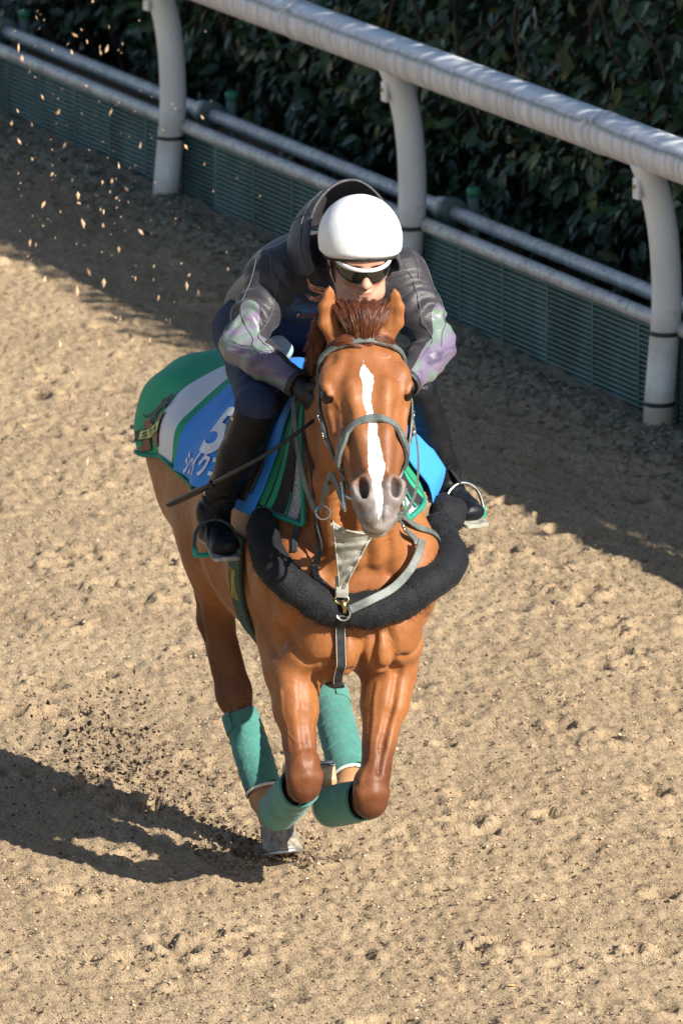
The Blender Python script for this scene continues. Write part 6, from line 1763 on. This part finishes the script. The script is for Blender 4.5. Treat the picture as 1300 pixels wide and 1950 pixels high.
mesh_obj('top_frame', *ribbon_geo(P, [nrm(p - FP(0.0, 0, 0.02)) for p in P], np.interp(np.linspace(-1, 1, 50), [-1, -0.8, 0, 0.8, 1], [0.015, 0.013, 0.0095, 0.013, 0.015]), 0.006), FRAME, glasses, True)
for s in (-1, 1):
    e0 = arc(s * 1.25, 0.0235, 0.002)
    P = catmull([e0, FP(0.035, s * 0.083, 0.026), FP(-0.01, s * 0.085, 0.018), FP(-0.03, s * 0.084, 0.004)], 18)
    mesh_obj('temple_arm', *ribbon_geo(P, [RL * s] * 18, np.linspace(0.013, 0.007, 18), 0.004), FRAME, glasses, False)
tube('nose_bridge', catmull([FP(0.108, -0.012, 0.010), FP(0.116, 0, 0.018), FP(0.108, 0.012, 0.010)], 10), 0.003, FRAME, glasses, 6)

# whip, carried in the right hand
whip = empty('riding_whip', 'thin black riding whip carried in the right hand past the boot', 'whip', HM)
w0 = np.array([0.184, -0.460, 1.110]); w1 = np.array([0.555, -0.125, 1.425]); wd = nrm(w1 - w0)
WHM = simple_mat('whip_black', (0.014, 0.014, 0.016, 1), (0.008, 0.008, 0.010, 1), 60, 0.45)
WP = catmull([w0, (0.32, -0.412, 1.176), (0.45, -0.361, 1.245), (0.545, -0.283, 1.318), (0.575, -0.195, 1.385), w1], 40)
tube('shaft', WP[10:], np.linspace(0.0065, 0.0050, 30), WHM, whip, 10)
tube('flap', WP[:12], np.interp(np.linspace(0, 1, 12), [0, 0.1, 0.8, 1], [0.011, 0.0125, 0.0115, 0.008]), WHM, whip, 10, ((0, 0.3, 1), 0.6))
ring('flap_binding', WP[11], 0.0095, 0.003, WHM, whip, wd, 14)
# ------------------------------------------------------------------ dirt and wood chips thrown up by the hooves
kr = np.random.default_rng(31)
def hw(p): return np.array(HM @ Vector(tuple(p)))
n = 1500
t = kr.random(n) ** 0.7
d = np.stack([-0.28 - 1.15 * t + kr.normal(0, 0.05 + 0.12 * t), -0.10 - 0.42 * t * kr.random(n) + kr.normal(0, 0.04 + 0.10 * t), np.abs(kr.normal(0, 0.05 + 0.16 * t * (1 - t) * 3.2, n)) * kr.random(n) + 0.01], 1)
d2 = np.array([-0.86, -0.33, 0.185]) + kr.normal(0, 1, (900, 3)) * (0.20, 0.085, 0.075); d2[:, 2] = np.maximum(d2[:, 2], 0.01)
d = np.vstack([d, d2]); n = len(d)
P = np.array([hw(p) for p in d])
chips_obj('kicked_up_dirt', P, 0.0018 + 0.0075 * kr.random(n) ** 4, [CRUMB[2], CRUMB[2], CRUMB[3]], 'spray of dark damp dirt flung up behind the planted hind hoof', 'dirt', 32, 0.7)
n = 420                                          # fresh clods round the planted hoof
a = kr.uniform(0, 2 * PI, n); r = 0.05 + 0.16 * kr.random(n) ** 1.5
d = np.stack([-0.14 + r * np.cos(a) * 1.3, -0.07 + r * np.sin(a), 0.004 + np.abs(kr.normal(0, 0.014, n))], 1)
P = np.array([hw(p) for p in d]); chips_obj('dug_up_clods', P, kr.uniform(0.003, 0.010, n), [CRUMB[2], CRUMB[3]], 'dark clods dug up round the planted hind hoof', 'clods', 33, 0.7)
# pale chips flying far behind, in front of the boards
CHIP = simple_mat('wood_chip', (0.62, 0.42, 0.26, 1), (0.45, 0.30, 0.18, 1), 60, 0.85)
n = 230
u = kr.beta(1.1, 2.6, n); w = kr.beta(1.3, 1.5, n)
yy = kr.uniform(31.0, 34.5, n)
xs_ = -0.0355 * yy + u * 1.05
zs_ = 0.12 + w * 1.55 * (1 - 0.45 * u)
P = np.stack([xs_, yy, zs_], 1)
order = np.argsort(-kr.random(n))
cm = []
for k in range(5):
    q = kr.uniform(0.6, 1.2, (6, 1)); V = np.array([(1, 0, 0), (-1, 0, 0), (0, .55, 0), (0, -.55, 0), (0, 0, .3), (0, 0, -.3)]) * q
    me = bpy.data.meshes.new('wood_chip'); me.from_pydata([tuple(x) for x in V], [], [(0, 2, 4), (2, 1, 4), (1, 3, 4), (3, 0, 4), (2, 0, 5), (1, 2, 5), (3, 1, 5), (0, 3, 5)]); me.materials.append(CHIP); cm.append(me)
for i, p in enumerate(P):
    o = bpy.data.objects.new('wood_chip', cm[i % 5]); col.objects.link(o)
    o.location = p; sz_ = 0.003 + 0.011 * kr.random() ** 3.5; o.scale = (sz_ * 1.5, sz_, sz_); o.rotation_euler = (kr.uniform(0, 6), 1.1 + kr.normal(0, 0.35), kr.uniform(0, 6))
    tag(o, 'small pale wood chip flying through the air in front of the green boards', 'wood chip', 'wood chips flying behind the horse')
def chip(px_, label, loc, s, rz):
    o = bpy.data.objects.new('wood_chip', cm[px_]); col.objects.link(o); o.location = loc; o.scale = (s * 1.6, s, s); o.rotation_euler = (0.2, 0.1, rz); tag(o, label, 'wood chip'); return o
ORG = simple_mat('orange_chip', (0.72, 0.34, 0.12, 1), (0.6, 0.26, 0.09, 1), 60, 0.8)
o = chip(1, 'orange wood chip lying alone on the sunlit sand', (0.463, 24.83, ground_z(0.463, 24.83) + 0.006), 0.0105, 0.4); o.data = o.data.copy(); o.data.materials[0] = ORG
o = chip(2, 'pale wood chip lying in the hedge shadow beside the rider boot', (0.44, 32.0, ground_z(0.44, 32.0) + 0.010), 0.013, 2.4)
